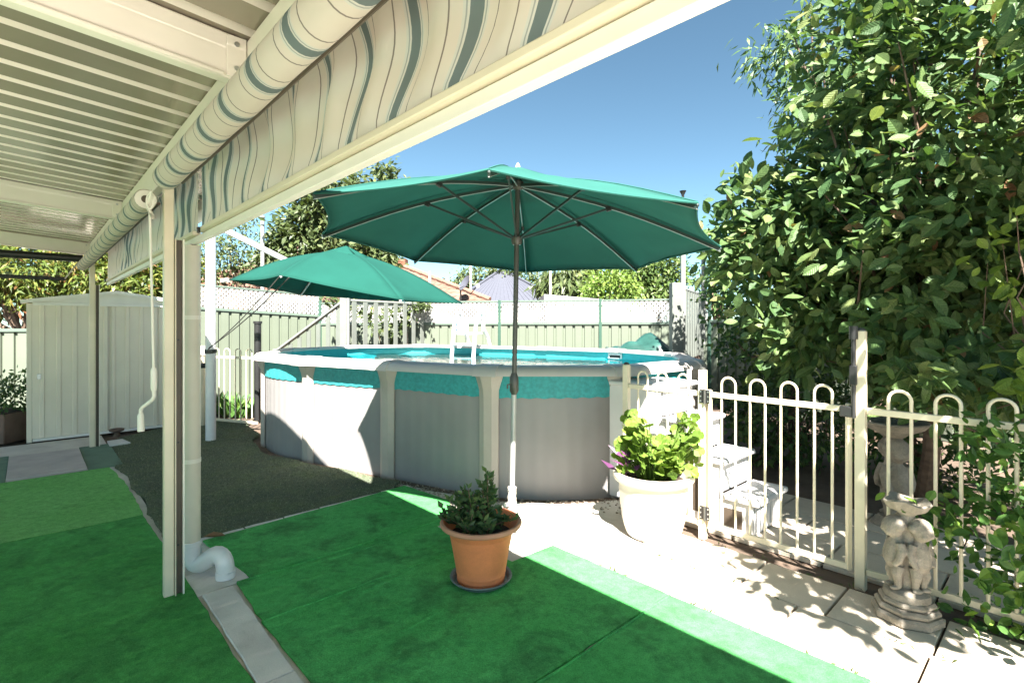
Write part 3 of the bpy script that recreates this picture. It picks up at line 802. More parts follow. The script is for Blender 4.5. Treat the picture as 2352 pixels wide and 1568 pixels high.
PITCH = PER / 13
UPR = [0.29 + PITCH * k for k in range(13)]
prof_in = [(-0.115, RIM - .045), (-0.115, RIM - .015), (-0.10, RIM - .003), (-0.06, RIM), (0.04, RIM - .002), (0.085, RIM - .012), (0.115, RIM - .032), (0.135, RIM - .062), (0.14, RIM - .088), (0.128, RIM - .088), (0.11, RIM - .05), (0.06, RIM - .03), (-0.09, RIM - .03)]
def ledge(s0, s1, prof, name, mt, steps=2, grow=0.0, par=None):
    m = MB(); k = len(prof); vs = []
    for i in range(steps + 1):
        s = s0 + (s1 - s0) * i / steps
        for o, z in prof:
            p, n = pool(s, o * (1 + grow * 0.3)); vs.append((p.x, p.y, z + grow))
    fs = []
    for i in range(steps):
        fs += [(i * k + j, i * k + (j + 1) % k, (i + 1) * k + (j + 1) % k, (i + 1) * k + j) for j in range(k)]
    fs += [tuple(range(k)), tuple(steps * k + j for j in range(k - 1, -1, -1))]
    m.add(vs, fs)
    return m.build(name, mt, par or pl, smooth=40)
for a in UPR:
    ledge(a + 0.085, a + PITCH - 0.085, prof_in, 'top_ledge', 'pool_resin', 1)
    cap_prof = [(o * 1.07 + (0.004 if o > 0 else -0.004), z + 0.009 if z > RIM - .03 else z - 0.003) for o, z in prof_in]
    ledge(a - 0.105, a + 0.105, cap_prof, 'ledge_cap', 'pool_resin', 2)
    # upright: bevelled column that flares under the cap
    secs = [(-0.03, .072, .095, .05), (0.80, .072, .095, .05), (0.97, .075, .098, .052), (1.03, .085, .115, .075), (1.09, .10, .135, .095), (1.115, .10, .135, .095)]
    m = MB(); vs = []
    p0, n0 = pool(a, 0.0); t0 = Vector((n0.y, -n0.x, 0))
    for z, hw, bw, dp_ in secs:
        for tt, oo in ((-bw, 0.006), (-bw, 0.018), (-hw * .55, dp_), (hw * .55, dp_), (bw, 0.018), (bw, 0.006)):
            vs.append(p0 + t0 * tt + n0 * oo + AZ * z)
    k = 6; fs = []
    for i in range(len(secs) - 1): fs += [(i * k + j, i * k + j + 1, (i + 1) * k + j + 1, (i + 1) * k + j) for j in range(k - 1)]
    fs.append(tuple((len(secs) - 1) * k + j for j in range(k)))
    m.add(vs, fs); m.build('upright', 'pool_upright', pl, smooth=25)
# skimmer mouth on the far inner wall
p0, n0 = pool(PL + math.pi * PR * 0.93, -0.07); t0 = Vector((n0.y, -n0.x, 0))
sk = MB().box(p0 - t0 * .12 - n0 * .008 + AZ * 1.06, t0 * .24, -n0 * .01, AZ * .075).build('skimmer_frame', 'white', pl)
MB().box(p0 - t0 * .09 - n0 * .019 + AZ * 1.07, t0 * .18, -n0 * .002, AZ * .04).build('skimmer_mouth', 'black', sk)

# A-frame ladder standing in the far side of the pool
ld = thing('pool_ladder', 'white plastic A-frame pool ladder with warning sticker', 'ladder', (-1.0, 8.9, 0.0))
pa, na = pool(0, 0)
s_l = PL + math.pi * PR + PL * 1.08
pb, nb = pool(s_l, 0.0); tb = Vector((nb.y, -nb.x, 0))
pb = P(1082, 795, 8.95); pb.z = 0
tb = Vector((0.93, -0.36, 0)).normalized(); nb = Vector((0.36, 0.93, 0)).normalized()
for s in (-1, 1):
    c = pb + tb * 0.20 * s
    MB().tube([c - nb * .42 + AZ * .30, c - nb * .33 + AZ * 1.02, c - nb * .26 + AZ * 1.45, c - nb * .20 + AZ * 1.66, c - nb * .12 + AZ * 1.755, c - nb * .02 + AZ * 1.76, c + nb * .05 + AZ * 1.70, c + nb * .07 + AZ * 1.60, c + nb * .06 + AZ * 1.46], 0.032, 12).build('inner_rail', 'ladder', ld, smooth=60)
    MB().tube([c + nb * .06 + AZ * 1.50, c + nb * .22 + AZ * 1.38, c + nb * .34 + AZ * 1.22, c + nb * .40 + AZ * 0.2], 0.030, 12).build('outer_rail', 'ladder', ld, smooth=60)
for z, o in ((0.45, -.40), (0.72, -.375), (0.99, -.335), (1.22, -.30)):
    c = pb + nb * o + AZ * z
    MB().box(c - tb * .19 - nb * .045, tb * .38, nb * .09, AZ * .035).build('tread', 'ladder', ld, bevel=0.008)
MB().box(pb - tb * .19 - nb * .24 + AZ * 1.40, tb * .38, nb * .30, AZ * .035).build('platform', 'ladder', ld, bevel=0.008)
panel = MB().box(pb - tb * .20 - nb * .245 + AZ * 1.44, tb * .26, nb * .02, AZ * .24).build('barrier_panel', 'ladder', ld, bevel=0.006)
stk = MB().box(pb - tb * .185 - nb * .2475 + AZ * 1.45, tb * .07, nb * .002, AZ * .20).build('sticker', 'white', panel, smooth=0)
for i in range(4):
    MB().box(pb - tb * .178 - nb * .2495 + AZ * (1.462 + i * .046), tb * .052, nb * .0015, AZ * .034).build('pictogram', 'blue_print' if i % 2 == 0 else 'pole_pale', panel, smooth=0)

# ------------------------------------------------------------------ octagonal parasol over the near pool side
HUB = Vector((0.045, 4.007, 2.685)); NRM = Vector((0.051, 0.058, 1.0)).normalized()
ca = Vector((0, 1, 0)).cross(NRM).normalized(); cb_ = NRM.cross(ca)
um = thing('market_umbrella', 'large green octagonal parasol on a grey pole beside the pool', 'umbrella', (0.0, 4.0, -0.004))
URAD, UDROP, UPH = 1.521, 0.467, -1.659
def utip(k, f=1.0):
    a = UPH - k * math.pi / 4
    sag = 0.055 * math.sin(math.pi * min(1, f)) 
    return HUB + (ca * math.cos(a) + cb_ * math.sin(a)) * URAD * f - NRM * (UDROP * f - sag)
def canopy(tipf, n, name, mt, par, f0=0.0, nf=12, na=8, lift=0.012, scallop=0.045, droop=0.02):
    m = MB()
    for k in range(n):
        def f(s, t, k=k):
            q = f0 + (1 - f0) * s
            a = tipf(k, q); b = tipf((k + 1) % n, q)
            p = a.lerp(b, t); w = 4 * t * (1 - t)
            mid = (tipf(0, 0) if f0 == 0 else tipf(0, 0))
            return p + (mid - p) * (scallop * w * q ** 3) - AZ * droop * w * q + NRM * (lift + .004 * math.sin(31 * t + 7 * q + k) * q * w)
        m.grid(f, nf, na)
    return m.build(name, mt, par, smooth=25, solid=0.002)
cano = canopy(utip, 8, 'canopy', 'canopy_green', um)
for k in range(8):
    a_, b_ = utip(k), utip((k + 1) % 8); hp_ = []
    for t in np.linspace(0, 1, 13):
        p = a_.lerp(b_, t); w = 4 * t * (1 - t)
        hp_.append(p + (HUB - p) * 0.045 * w - AZ * (0.02 * w + .004) + NRM * 0.012)
    MB().tube(hp_, 0.007, 6).build('hem', 'canopy_hem', cano)
    MB().tube([utip(k, f) + NRM * 0.0155 for f in np.linspace(.05, 1, 9)], 0.004, 5).build('seam', 'canopy_hem', cano)
def vent(k, f=1.0):
    a = UPH - k * math.pi / 4
    return HUB + (ca * math.cos(a) + cb_ * math.sin(a)) * 0.36 * f - NRM * (0.125 * f - 0.07 - 0.03 * (1 - f))
canopy(vent, 8, 'vent', 'canopy_green', um, scallop=0.03, droop=0.01, nf=5, na=5)
POLE0 = Vector((-0.005, 4.0, 0.0))
def onpole(z): t = z / HUB.z; return POLE0.lerp(HUB, t) if z <= HUB.z else HUB + (HUB - POLE0).normalized() * (z - HUB.z)
RUN = onpole(2.235)
for k in range(8):
    t = utip(k) - NRM * 0.012; h = HUB - NRM * 0.03
    pts = [h.lerp(t, f) + NRM * (0.055 * math.sin(math.pi * f) - 0.002) for f in np.linspace(0.03, 1, 9)]
    m = MB()
    for a, b in zip(pts[:-1], pts[1:]): m.bar(a, b, 0.012, 0.020, NRM)
    rb = m.build('rib', 'rib_dark', um, smooth=0)
    m = MB()
    for a, b in zip(pts[:-1], pts[1:]): m.bar(a - NRM * .0125, b - NRM * .0125, 0.007, 0.004, NRM)
    m.build('rib_channel', 'rib_light', rb, smooth=0)
    j = pts[0].lerp(pts[-1], 0.44) + NRM * 0.04
    st = MB().bar(RUN, j, 0.010, 0.016, NRM).build('strut', 'rib_dark', um, smooth=0)
    MB().bar(j - (j - RUN).normalized() * .02 - NRM * .004, j + (j - RUN).normalized() * .02 - NRM * .004, 0.024, 0.035, NRM).build('hinge', 'black', st, bevel=0.004)
    MB().ball(t + NRM * .008, 0.010, 6).build('tip_cap', 'rib_dark', rb)
MB().tube([onpole(0.78), onpole(1.05)], 0.0205, 16).build('lower_pole', 'pole_pale', um)  # same grey pole as above; its sunlit tone is put into a paler colour
MB().tube([onpole(0.03), onpole(0.78)], 0.0205, 16).build('pole_foot', 'pole_pale', um)
MB().tube([onpole(1.05), onpole(HUB.z + .01)], 0.019, 16).build('upper_pole', 'pole_grey', um)
MB().tube([RUN - AZ * .04, RUN - AZ * .02, RUN + AZ * .02, RUN + AZ * .035], [0.03, 0.042, 0.042, 0.026], 16).build('runner', 'pole_grey', um)
MB().tube([HUB - AZ * .07, HUB - AZ * .05, HUB - AZ * .01], [0.028, 0.045, 0.045], 16).build('hub', 'pole_grey', um)
MB().tube([HUB + AZ * .095, HUB + AZ * .12, HUB + AZ * .14], [0.02, 0.016, 0.004], 12).build('finial', 'white', um)
c = onpole(1.13)
cr = MB().tube([c - AZ * .075, c - AZ * .05, c + AZ * .05, c + AZ * .085], [0.022, 0.035, 0.035, 0.021], 14).build('crank_housing', 'pole_grey', um, smooth=50)
MB().tube([c + Vector((-.03, -.02, 0)), c + Vector((-.05, -.03, 0)), c + Vector((-.05, -.03, -.03))], 0.007, 8).build('crank_handle', 'pole_grey', cr)
c = onpole(0.10)
MB().tube([onpole(-0.004), onpole(0.33)], 0.028, 16).build('base_sleeve', 'pvc_white', um)
MB().tube([onpole(0.32), onpole(0.345)], 0.033, 16).build('sleeve_collar', 'rope_pale', um)
g = random.Random(2); lash = []
for i in range(60):
    t = i / 60; z = 0.16 + 0.18 * (0.5 - 0.5 * math.cos(t * 21)); a = t * 38
    q = onpole(z); lash.append(q + Vector((math.cos(a), math.sin(a), 0)) * 0.032)
MB().tube(lash, 0.004, 6).build('lashing', 'rope_pale', um)
MB().tube([onpole(.22) + Vector((-.024, -.02, 0)), onpole(.22) + Vector((-.052, -.04, 0))], 0.016, 10).build('clamp_knob', 'steel', um)
MB().tube([onpole(.03) + Vector((.02, -.02, 0)), onpole(.03) + Vector((.04, -.045, 0))], 0.014, 10).build('clamp_knob', 'steel', um)

# ------------------------------------------------------------------ second parasol, hung from the white mast
mast0 = G(484, 1012)
mt_ = thing('white_mast', 'tall white post standing on the dark turf with angled arm', 'post', (mast0.x, mast0.y, 0.0))
MB().tube([mast0, mast0 + AZ * 3.05], 0.064, 20).build('shaft', 'pvc_white', mt_)
MB().tube([mast0 + AZ * 3.0, mast0 + AZ * 3.06, mast0 + AZ * 3.075], [0.07, 0.07, 0.03], 20).build('cap', 'pvc_white', mt_)
H2 = P(795, 576, 7.25)
arm_a = mast0 + AZ * 2.95; arm_b = P(705, 622, 7.95)
MB().bar(arm_a, arm_b, 0.055, 0.075).build('arm', 'white', mt_, bevel=0.006)
c = mast0 + AZ * 1.02
MB().tube([c + Vector((-.06, -.02, 0)), c + Vector((-.11, -.03, 0))], 0.035, 10).build('knob', 'black', mt_)
h2 = thing('hanging_umbrella', 'green six-sided parasol tied to the white mast above the far pool', 'umbrella', (H2.x, H2.y, 1.8))
T2 = [P(524, 643, 7.05), P(644, 632, 5.95), P(921, 688, 5.95), P(1064, 697, 7.2), P(930, 692, 8.45), P(690, 677, 8.3)]
def tip2(k, f=1.0): return H2.lerp(T2[k % 6], f) + AZ * 0.10 * math.sin(math.pi * f)
N_save = NRM; NRM = AZ
m = MB()
for k in range(6):
    def f(s, t, k=k):
        a = tip2(k, s); b = tip2(k + 1, s); p = a.lerp(b, t); w = 4 * t * (1 - t)
        return p + (H2 - p) * 0.07 * w * s ** 3 - AZ * 0.05 * w * s
    m.grid(f, 12, 10)
m.build('canopy', 'canopy_green_sun', h2, smooth=25, solid=0.002)
m = MB()
for k in range(6):
    def f(s, t, k=k):
        a = H2 + (T2[k] - H2) * 0.22 * s + AZ * (0.07 - 0.02 * s); b = H2 + (T2[(k + 1) % 6] - H2) * 0.22 * s + AZ * (0.07 - 0.02 * s)
        p = a.lerp(b, t); return p + AZ * 0.012 * math.sin(9 * t + k) * s
    m.grid(f, 4, 6)
m.build('vent', 'canopy_green_sun', h2, smooth=25, solid=0.002)
for k in range(6):
    pts = [tip2(k, q) - AZ * .02 for q in np.linspace(0.02, 1, 7)]
    m = MB()
    for a, b in zip(pts[:-1], pts[1:]): m.bar(a, b, 0.014, 0.02)
    m.build('rib', 'white', h2, smooth=0)
run2 = H2 - AZ * 0.45
MB().tube([H2, run2], 0.02, 10).build('stub_pole', 'white', h2)
for k in range(6): MB().bar(run2, tip2(k, 0.5) - AZ * .02, 0.012, 0.014).build('strut', 'white', h2, smooth=0)
MB().bar(arm_b, run2, 0.04, 0.05).build('arm_link', 'white', h2, bevel=0.004)
MB().tube([T2[0], T2[0] + Vector((-.10, .02, -.01))], 0.028, 10).build('rib_end', 'white', h2)
NRM = N_save
knot = P(473, 806, 7.06)
for i, (p, q) in enumerate((((643, 634), (0, 0)), ((664, 637), (6, 2)))):
    a = P(p[0], p[1], 5.97); b = knot + Vector((0.01 * i, 0, 0.02 * i))
    MB().tube([a.lerp(b, t) - AZ * 0.05 * math.sin(math.pi * t) for t in np.linspace(0, 1, 10)], 0.0065, 6).build('tie_rope', 'rope', h2)
m = MB()
for dz in (0, .014, .028, .042):
    m.tube([mast0 + AZ * (knot.z + dz - .02 + .01 * math.sin(a)) + Vector((math.cos(a), math.sin(a), 0)) * 0.069 for a in np.linspace(0, 2 * math.pi, 17)[:-1]], 0.0065, 6, closed=True)
m.build('rope_coil', 'rope', h2)

# ------------------------------------------------------------------ hairpin pool fencing
FV = 3.735
def hairpin(mb_h0, h1, w=0.105, r=0.009, n=8):
    """one bent bar, both legs, local: x along the fence, z up"""
    pts = [Vector((-w / 2, 0, mb_h0))] + [Vector((-w / 2, 0, z)) for z in (h1 * .5, h1 - w / 2)]
    pts += [Vector((-w / 2 * math.cos(t), 0, h1 - w / 2 + w / 2 * math.sin(t))) for t in np.linspace(0.3, math.pi - 0.3, 9)]
    pts += [Vector((w / 2, 0, z)) for z in (h1 - w / 2, h1 * .5, mb_h0)]
    return MB().tube(pts, r, n).mesh('hairpin', (0, 0, 0), 'fence_cream', 60)
HP = hairpin(0.085, 1.20)
def fence_run(t, origin, direction, length, rail=(0.09, 1.065), stiles=(), n=None, start=0.0, hp=HP):
    d = Vector(direction).normalized(); o = Vector(origin); nrm = Vector((d.y, -d.x, 0))
    for z in rail:
        MB().bar(o + AZ * z, o + d * length + AZ * z, 0.025, 0.038).build('rail', 'fence_cream', t, bevel=0.004)
    n = n or int((length - 0.06) / 0.21)
    gap = length / (n * 2 + 1)
    for i in range(n):
        p = o + d * (gap * (2 * i + 1.5) + start)
        link('hairpin', hp, t, p, (0, 0, math.atan2(d.y, d.x)), (gap / 0.105, 1, 1))
    for s in stiles:
        MB().bar(o + d * s + AZ * 0.07, o + d * s + AZ * 1.10, 0.028, 0.028, Vector((1, 0, 0))).build('stile', 'fence_cream', t, bevel=0.003)
def fpost(t, u, z1, w=0.05, v=FV, cap=True):
    p = MB().ubox(u - w / 2, u + w / 2, v - w / 2, v + w / 2, -0.028, z1).build('fence_post', 'fence_cream', t, bevel=0.004)
    if cap:
        c = UV(u, v, z1)
        MB().lathe(c, [(w * .52, 0), (w * .52, 0.006), (w * .3, 0.018), (0.001, 0.022)], 12).build('post_cap', 'pole_grey', p)
    return p
fl = thing('pot_side_fence', 'cream hairpin fence panel behind the white flower pot', 'fence', UV(2.25, FV, -0.028), 'cream hairpin pool fencing')
fpost(fl, 2.60, 1.245); fpost(fl, 1.915, 1.245)
fence_run(fl, UV(2.575, FV), -AU, 0.635, n=3)
gt = thing('pool_gate', 'cream hairpin pool gate with black hinges in front of the white steps', 'gate', UV(1.4, FV, 0))
fence_run(gt, UV(1.872, FV), -AU, 0.925, n=4, stiles=(0.012, 0.913))
for z in (1.0, 0.13):
    hg = MB().ubox(1.845, 1.925, FV - 0.033, FV - 0.0265, z, z + .10).build('hinge', 'black', gt, bevel=0.003)
    MB().tube([UV(1.883, FV - .036, z - .005), UV(1.883, FV - .036, z + .105)], 0.009, 10).build('hinge_pin', 'pole_grey', hg)
    for du in (-.028, .03):
        for dz in (.015, .05, .085):
            c = UV(1.885 + du, FV - 0.0335, z + dz); MB().tube([c, c - AV * .003], 0.006, 8).build('screw', 'steel', hg)
c = UV(0.955, FV - 0.03, 1.02)
MB().box(c - AU * .035 - AV * .012, AU * .08, AV * .03, AZ * .065).build('latch_box', 'black', gt, bevel=0.006)
fr = thing('pool_fence', 'cream hairpin fence under the vine right of the gate', 'fence', UV(0.2, FV, -0.028), 'cream hairpin pool fencing')
lp = fpost(fr, 0.895, 1.55, 0.055)
lt = MB().tube([UV(0.925, FV - .034, 1.02), UV(0.925, FV - .034, 1.50)], 0.013, 10).build('latch_rod', 'black', lp)
MB().tube([UV(0.925, FV - .034, 1.50), UV(0.925, FV - .034, 1.58)], 0.024, 12).build('latch_knob', 'black', lt)
MB().ubox(0.905, 0.945, FV - .05, FV - .028, 1.22, 1.34).build('latch_body', 'black', lt, bevel=0.004)
fence_run(fr, UV(0.865, FV), -AU, 2.3, n=10)
# far fence by the shed
ff = thing('far_pool_fence', 'pale hairpin fence panel between the white mast and pool end', 'fence', G(520, 968), 'cream hairpin pool fencing')
a = G(455, 972); b = G(592, 985)
fence_run(ff, (a.x, a.y, 0), (b - a), (b - a).length, n=5)
pp = MB().bar(Vector((a.x, a.y, 0)) + AZ * 0, Vector((a.x, a.y, 1.24)), 0.075, 0.075, Vector((1, 0, 0))).build('fence_post', 'fence_cream', ff, bevel=0.005)
tp_ = thing('tap_post', 'cream post with brass garden tap behind the downpipe', 'tap', G(463, 978))
q = G(463, 978); MB().tube([q, q + AZ * 1.12], 0.05, 14).build('riser', 'fence_cream', tp_)
MB().tube([q + AZ * 1.10, q + AZ * 1.24], 0.062, 14).build('head', 'white', tp_)
MB().tube([q + AZ * 1.06, q + Vector((.0, -.09, 1.06)), q + Vector((0, -.11, 1.0))], 0.016, 10).build('spout', 'brass', tp_)
MB().ball(q + Vector((0, -.06, 1.10)), 0.03, 6).build('tap_handle', 'brass', tp_)
bp = thing('black_vent_pipe', 'short black capped pipe by the left end of the pool', 'pipe', G(592, 966))
q = G(592, 966); MB().tube([q, q + AZ * 1.60], 0.055, 14).build('pipe', 'black', bp)
MB().tube([q + AZ * 1.585, q + AZ * 1.625], 0.068, 14).build('cap', 'black', bp)

# ------------------------------------------------------------------ white pool steps behind the gate
stp = thing('pool_steps', 'white plastic four-step pool stairs behind the gate', 'steps', UV(2.2, 4.25, 0.002))
us = [1.62, 1.88, 2.14, 2.40, 2.95]; zs = [0.27, 0.53, 0.80, 1.07]
v0, v1 = 3.97, 4.52
for i in range(4):
    m = MB().ubox(us[i] - 0.03, us[i + 1] + 0.0, v0 - .02, v1 + .02, zs[i] - .045, zs[i])
    t = m.build('tread', 'white', stp, bevel=0.015)
    for k in range(8):
        vv = v0 + 0.03 + k * 0.064
        MB().ubox(us[i] - 0.01, us[i + 1] - .03, vv, vv + .03, zs[i] + .0005, zs[i] + .005).build('grip_strip', 'white', t, smooth=0)
    MB().ubox(us[i] + 0.012, us[i] + 0.03, v0 + 0.03, v1 - 0.03, 0.01 if i == 0 else zs[i - 1] + .002, zs[i] - .047).build('riser', 'white', stp, smooth=0)
    if i == 0:
        for k in range(6):
            vv = v0 + .05 + k * .085
            MB().ubox(us[0] + .004, us[0] + .0115, vv, vv + .035, 0.03, 0.20).build('riser_rib', 'white', stp, bevel=0.002)
for vv in (v0, v1 - .02):
    poly = [(us[0] + .02, 0.002), (us[4], 0.002), (us[4], zs[3] - .047)]
    for i in range(3, -1, -1):
        poly += [(us[i] + .02, zs[i] - .047)] + ([(us[i] + .02, zs[i - 1] - .047)] if i else [])
    k = len(poly)
    MB().add([UV(a, vv, z) for a, z in poly] + [UV(a, vv + .02, z) for a, z in poly], [tuple(range(k)), tuple(range(2 * k - 1, k - 1, -1))] + [(i, k + i, k + (i + 1) % k, (i + 1) % k) for i in range(k)]).build('side_panel', 'white', stp, smooth=0)
for a, b, z0, z1 in ((1.72, 1.86, .03, .17), (2.0, 2.12, .08, .36), (2.3, 2.42, .25, .5)):
    MB().ubox(a, b, v0 - .003, v0 - .001, z0, z1).build('side_opening', 'track', stp, smooth=0)
for uu in (1.98, 2.25): MB().ubox(uu, uu + .02, v0 - .012, v0 - .0005, 0.02, 0.45 if uu < 2.1 else .75).build('side_rib', 'white', stp, bevel=0.003)
for i in (0, 1):
    b = UV(2.42 + .5 * i, v1 - .06, 1.07)
    MB().tube([b, b + AZ * .10], 0.02, 10).build('rail_stub', 'white', stp)

# ------------------------------------------------------------------ boundary fences
def rib_profile(length, pitch=0.2):
    pr = []; s = 0
    while s < length - 1e-6:
        e = min(s + pitch, length)
        pr += [(s, 0.0), (min(s + pitch * .70, e), 0.0), (min(s + pitch * .74, e), 0.035), (min(s + pitch * .96, e), 0.035)]
        s += pitch
    pr.append((length, 0.0)); return pr
def panel_fence(t, a, b, za, zb, lat=0.45, span=2.36, mt='colorbond', postmat='colorbond_green', lattice=True, depth_sign=1):
    a = Vector(a); b = Vector(b); d = (b - a); L = d.length; d = d / L; nr = Vector((d.y, -d.x, 0))
    if nr.y > 0: nr = -nr
    k = max(1, round(L / span)); sp = L / k
    zt = lambda s: za + (zb - za) * s / L
    for i in range(k):
        s0 = i * sp + .03; s1 = (i + 1) * sp - .03
        pr = rib_profile(s1 - s0); m = MB(); vs = []
        for s, h in pr:
            p = a + d * (s0 + s) - nr * h * depth_sign
            vs += [(p.x, p.y, -0.02), (p.x, p.y, zt(s0 + s) - 0.05)]
        m.add(vs, [(2 * j, 2 * j + 2, 2 * j + 3, 2 * j + 1) for j in range(len(pr) - 1)])
        m.build('fence_sheet', mt, t, smooth=0)
        p0 = a + d * (s0 - .03) + AZ * (zt(s0) - .03); p1 = a + d * (s1 + .03) + AZ * (zt(s1) - .03)
        MB().bar(p0, p1, 0.05, 0.055).build('fence_rail', 'rail_green', t, bevel=0.005)
        if lattice:
            q0 = p0 + AZ * (lat + .03); q1 = p1 + AZ * (lat + .03)
            MB().bar(q0, q1, 0.04, 0.035).build('lattice_rail', 'rail_green', t, bevel=0.004)
            m = MB(); w = 0.036; st = 0.094; W = s1 - s0
            for sgn in (1, -1):
                x = -lat
                while x < W + lat:
                    # strip from (x,0) to (x+lat,lat), clipped to the panel
                    xa, ya, xb, yb = x, 0.0, x + lat, lat
                    if xa < 0: ya += -xa; xa = 0
                    if xb > W: yb -= xb - W; xb = W
                    if xb - xa > 0.02:
                        if sgn < 0: A = (W - xa, ya); B = (W - xb, yb)
                        else: A = (xa, ya); B = (xb, yb)
                        f = lambda q: a + d * (s0 + q[0]) + AZ * (zt(s0 + q[0]) + q[1] + .0) + nr * (0.006 * sgn)
                        m.bar(f(A), f(B), 0.005, w, up=AZ)
                    x += st
            m.build('lattice', 'lattice', t, smooth=0)['kind'] = 'stuff'
    for i in range(k + 1):
        p = a + d * (i * sp); top = zt(i * sp) + (lat + .03 if lattice else 0.0)
        MB().box(p - d * .03 + nr * .001 + AZ * -.02, d * .06, nr * .035, AZ * (top + .02)).build('fence_post', postmat, t, bevel=0.006)
KX = P(735, 741, 12.2)
fa = thing('lattice_fence', 'green-grey metal fence with white lattice top behind the white mast', 'fence', (-5.4, 11.2, -0.02), 'lattice-topped boundary fence')
panel_fence(fa, (-6.7, 10.36, 0), (KX.x, KX.y, 0), 1.95, 1.78)
fb = thing('back_fence', 'green-grey metal fence with white lattice top behind pool and deck', 'fence', (-0.6, 11.4, -0.02), 'lattice-topped boundary fence')
panel_fence(fb, (KX.x, KX.y, 0), (3.95, 10.45, 0), 1.60, 1.62)
fc = thing('right_boundary_fence', 'shaded metal boundary fence behind the shrubs right of the pool', 'fence', (5, 8, -0.02))
panel_fence(fc, (3.95, 10.45, 0), (7.6, 4.4, 0), 1.66, 1.75, lattice=False)
fd = thing('shed_side_fence', 'dull green metal fence left of the garden shed', 'fence', (-8, 8.5, -0.02))
panel_fence(fd, (-13.0, 8.2, 0), (-7.2, 9.2, 0), 1.50, 1.50, lattice=False, postmat='colorbond')

# ------------------------------------------------------------------ deck behind the pool
dk = thing('pool_deck', 'raised grey-green timber deck with slatted railings behind the pool', 'deck', (0, 9.8, -0.03))
DL0 = P(790, 741, 9.62); DL1 = P(980, 741, 11.75); DR0 = P(1553, 741, 7.66); DR1 = P(1607, 741, 9.75)
for q in (DL0, DL1, DR0, DR1): q.z = 0
DZ = 1.02; RT = 2.02
nb = 22
for i in range(nb):
    t0 = i / nb; t1 = (i + 1) / nb - .004
    a0 = DL0.lerp(DL1, t0); a1 = DL0.lerp(DL1, t1); b0_ = DR0.lerp(DR1, t0); b1 = DR0.lerp(DR1, t1)
    MB().prism([a0.to_2d(), b0_.to_2d(), b1.to_2d(), a1.to_2d()], DZ - .025, DZ).build('deck_board', 'deck_wood', dk, smooth=0)
for a, b in ((DL0, DL1), (DR0, DR1), (DL1, DR1), (DL0, DR0)):
    MB().bar(a + AZ * (DZ - .105), b + AZ * (DZ - .105), 0.04, 0.15).build('fascia', 'deck_wood', dk, bevel=0.004)
def railing(a, b, n, z0, ztop, wslat=0.105):
    d = (b - a).normalized()
    MB().bar(a + AZ * ztop, b + AZ * ztop, 0.09, 0.035).build('hand_rail', 'deck_pale', dk, bevel=0.004)
    MB().bar(a + AZ * (ztop - .06), b + AZ * (ztop - .06), 0.035, 0.07).build('top_rail', 'deck_paint', dk, smooth=0)
    MB().bar(a + AZ * (z0 + .08), b + AZ * (z0 + .08), 0.035, 0.07).build('bottom_rail', 'deck_paint', dk, smooth=0)
    nr = Vector((d.y, -d.x, 0)) * 0.03
    for i in range(n):
        p = a.lerp(b, (i + .75) / (n + .5)) + nr
        MB().box(p - d * wslat / 2 + AZ * z0, d * wslat, nr * .6, AZ * (ztop - .025 - z0)).build('slat', 'deck_paint', dk, smooth=0)
railing(DL0, DL1, 8, DZ, RT)
railing(DR0, DR1, 9, DZ, 2.13, 0.12)
def dpost(p, top, w=0.11, pole=None, capn=False):
    q = MB().box(p + Vector((-w / 2, -w / 2, -0.03)), (w, 0, 0), (0, w, 0), (0, 0, top + .03)).build('deck_post', 'deck_paint', dk, bevel=0.005)
    if pole:
        MB().bar(p + Vector((w * .62, .0, 1.2)), p + Vector((w * .62, .0, pole)), 0.06, 0.06, Vector((0, 1, 0))).build('tall_pole', 'deck_pale', q, bevel=0.004)
        if capn:
            c = p + Vector((w * .62, 0, pole)); MB().tube([c, c + AZ * .05, c + AZ * .11], [0.02, 0.02, 0.05], 12).build('lamp_cap', 'black', q)
dpost(DL0, 2.06, .12, 2.95); dpost(DL1, 2.02, .12, 2.75); dpost(DR0, 2.18, .16, 3.42, True); dpost(DR1, 2.12, .11, 2.95)
# stairs going down to the left
SD = Vector((-0.867, 0.499, 0)); SB = DL0 + SD * 1.95
MB().bar(DL0 + AZ * 2.00, SB + AZ * 1.02, 0.085, 0.04).build('stair_hand_rail', 'deck_pale', dk, bevel=0.004)
for i in range(7):
    t = (i + .6) / 7.2; p = DL0.lerp(SB, t); zt_ = 2.0 - .98 * t - .05
    MB().box(p - SD * .05 + AZ * (zt_ - 0.95 if zt_ > 1 else 0.02), SD * .10, Vector((SD.y, -SD.x, 0)) * .02, AZ * min(.95, zt_)).build('stair_slat', 'deck_paint', dk, smooth=0)
MB().box(SB - Vector((.05, .05, 0.03)), (.1, 0, 0), (0, .1, 0), (0, 0, 1.1)).build('deck_post', 'deck_paint', dk, bevel=0.005)
SW = Vector((.4985, .867, 0))
for i in range(5):
    p = DL0 + SD * (0.1 + .34 * i)
    MB().box(p + AZ * (DZ - .2 * (i + 1)), SD * .30, SW * .9, AZ * .035).build('stair_tread', 'deck_wood', dk, smooth=0)
MB().bar(DL0 + SW * .02 + AZ * (DZ - .15), SB + SW * .02 + AZ * .02, 0.04, 0.2).build('stringer', 'deck_paint', dk, smooth=0)

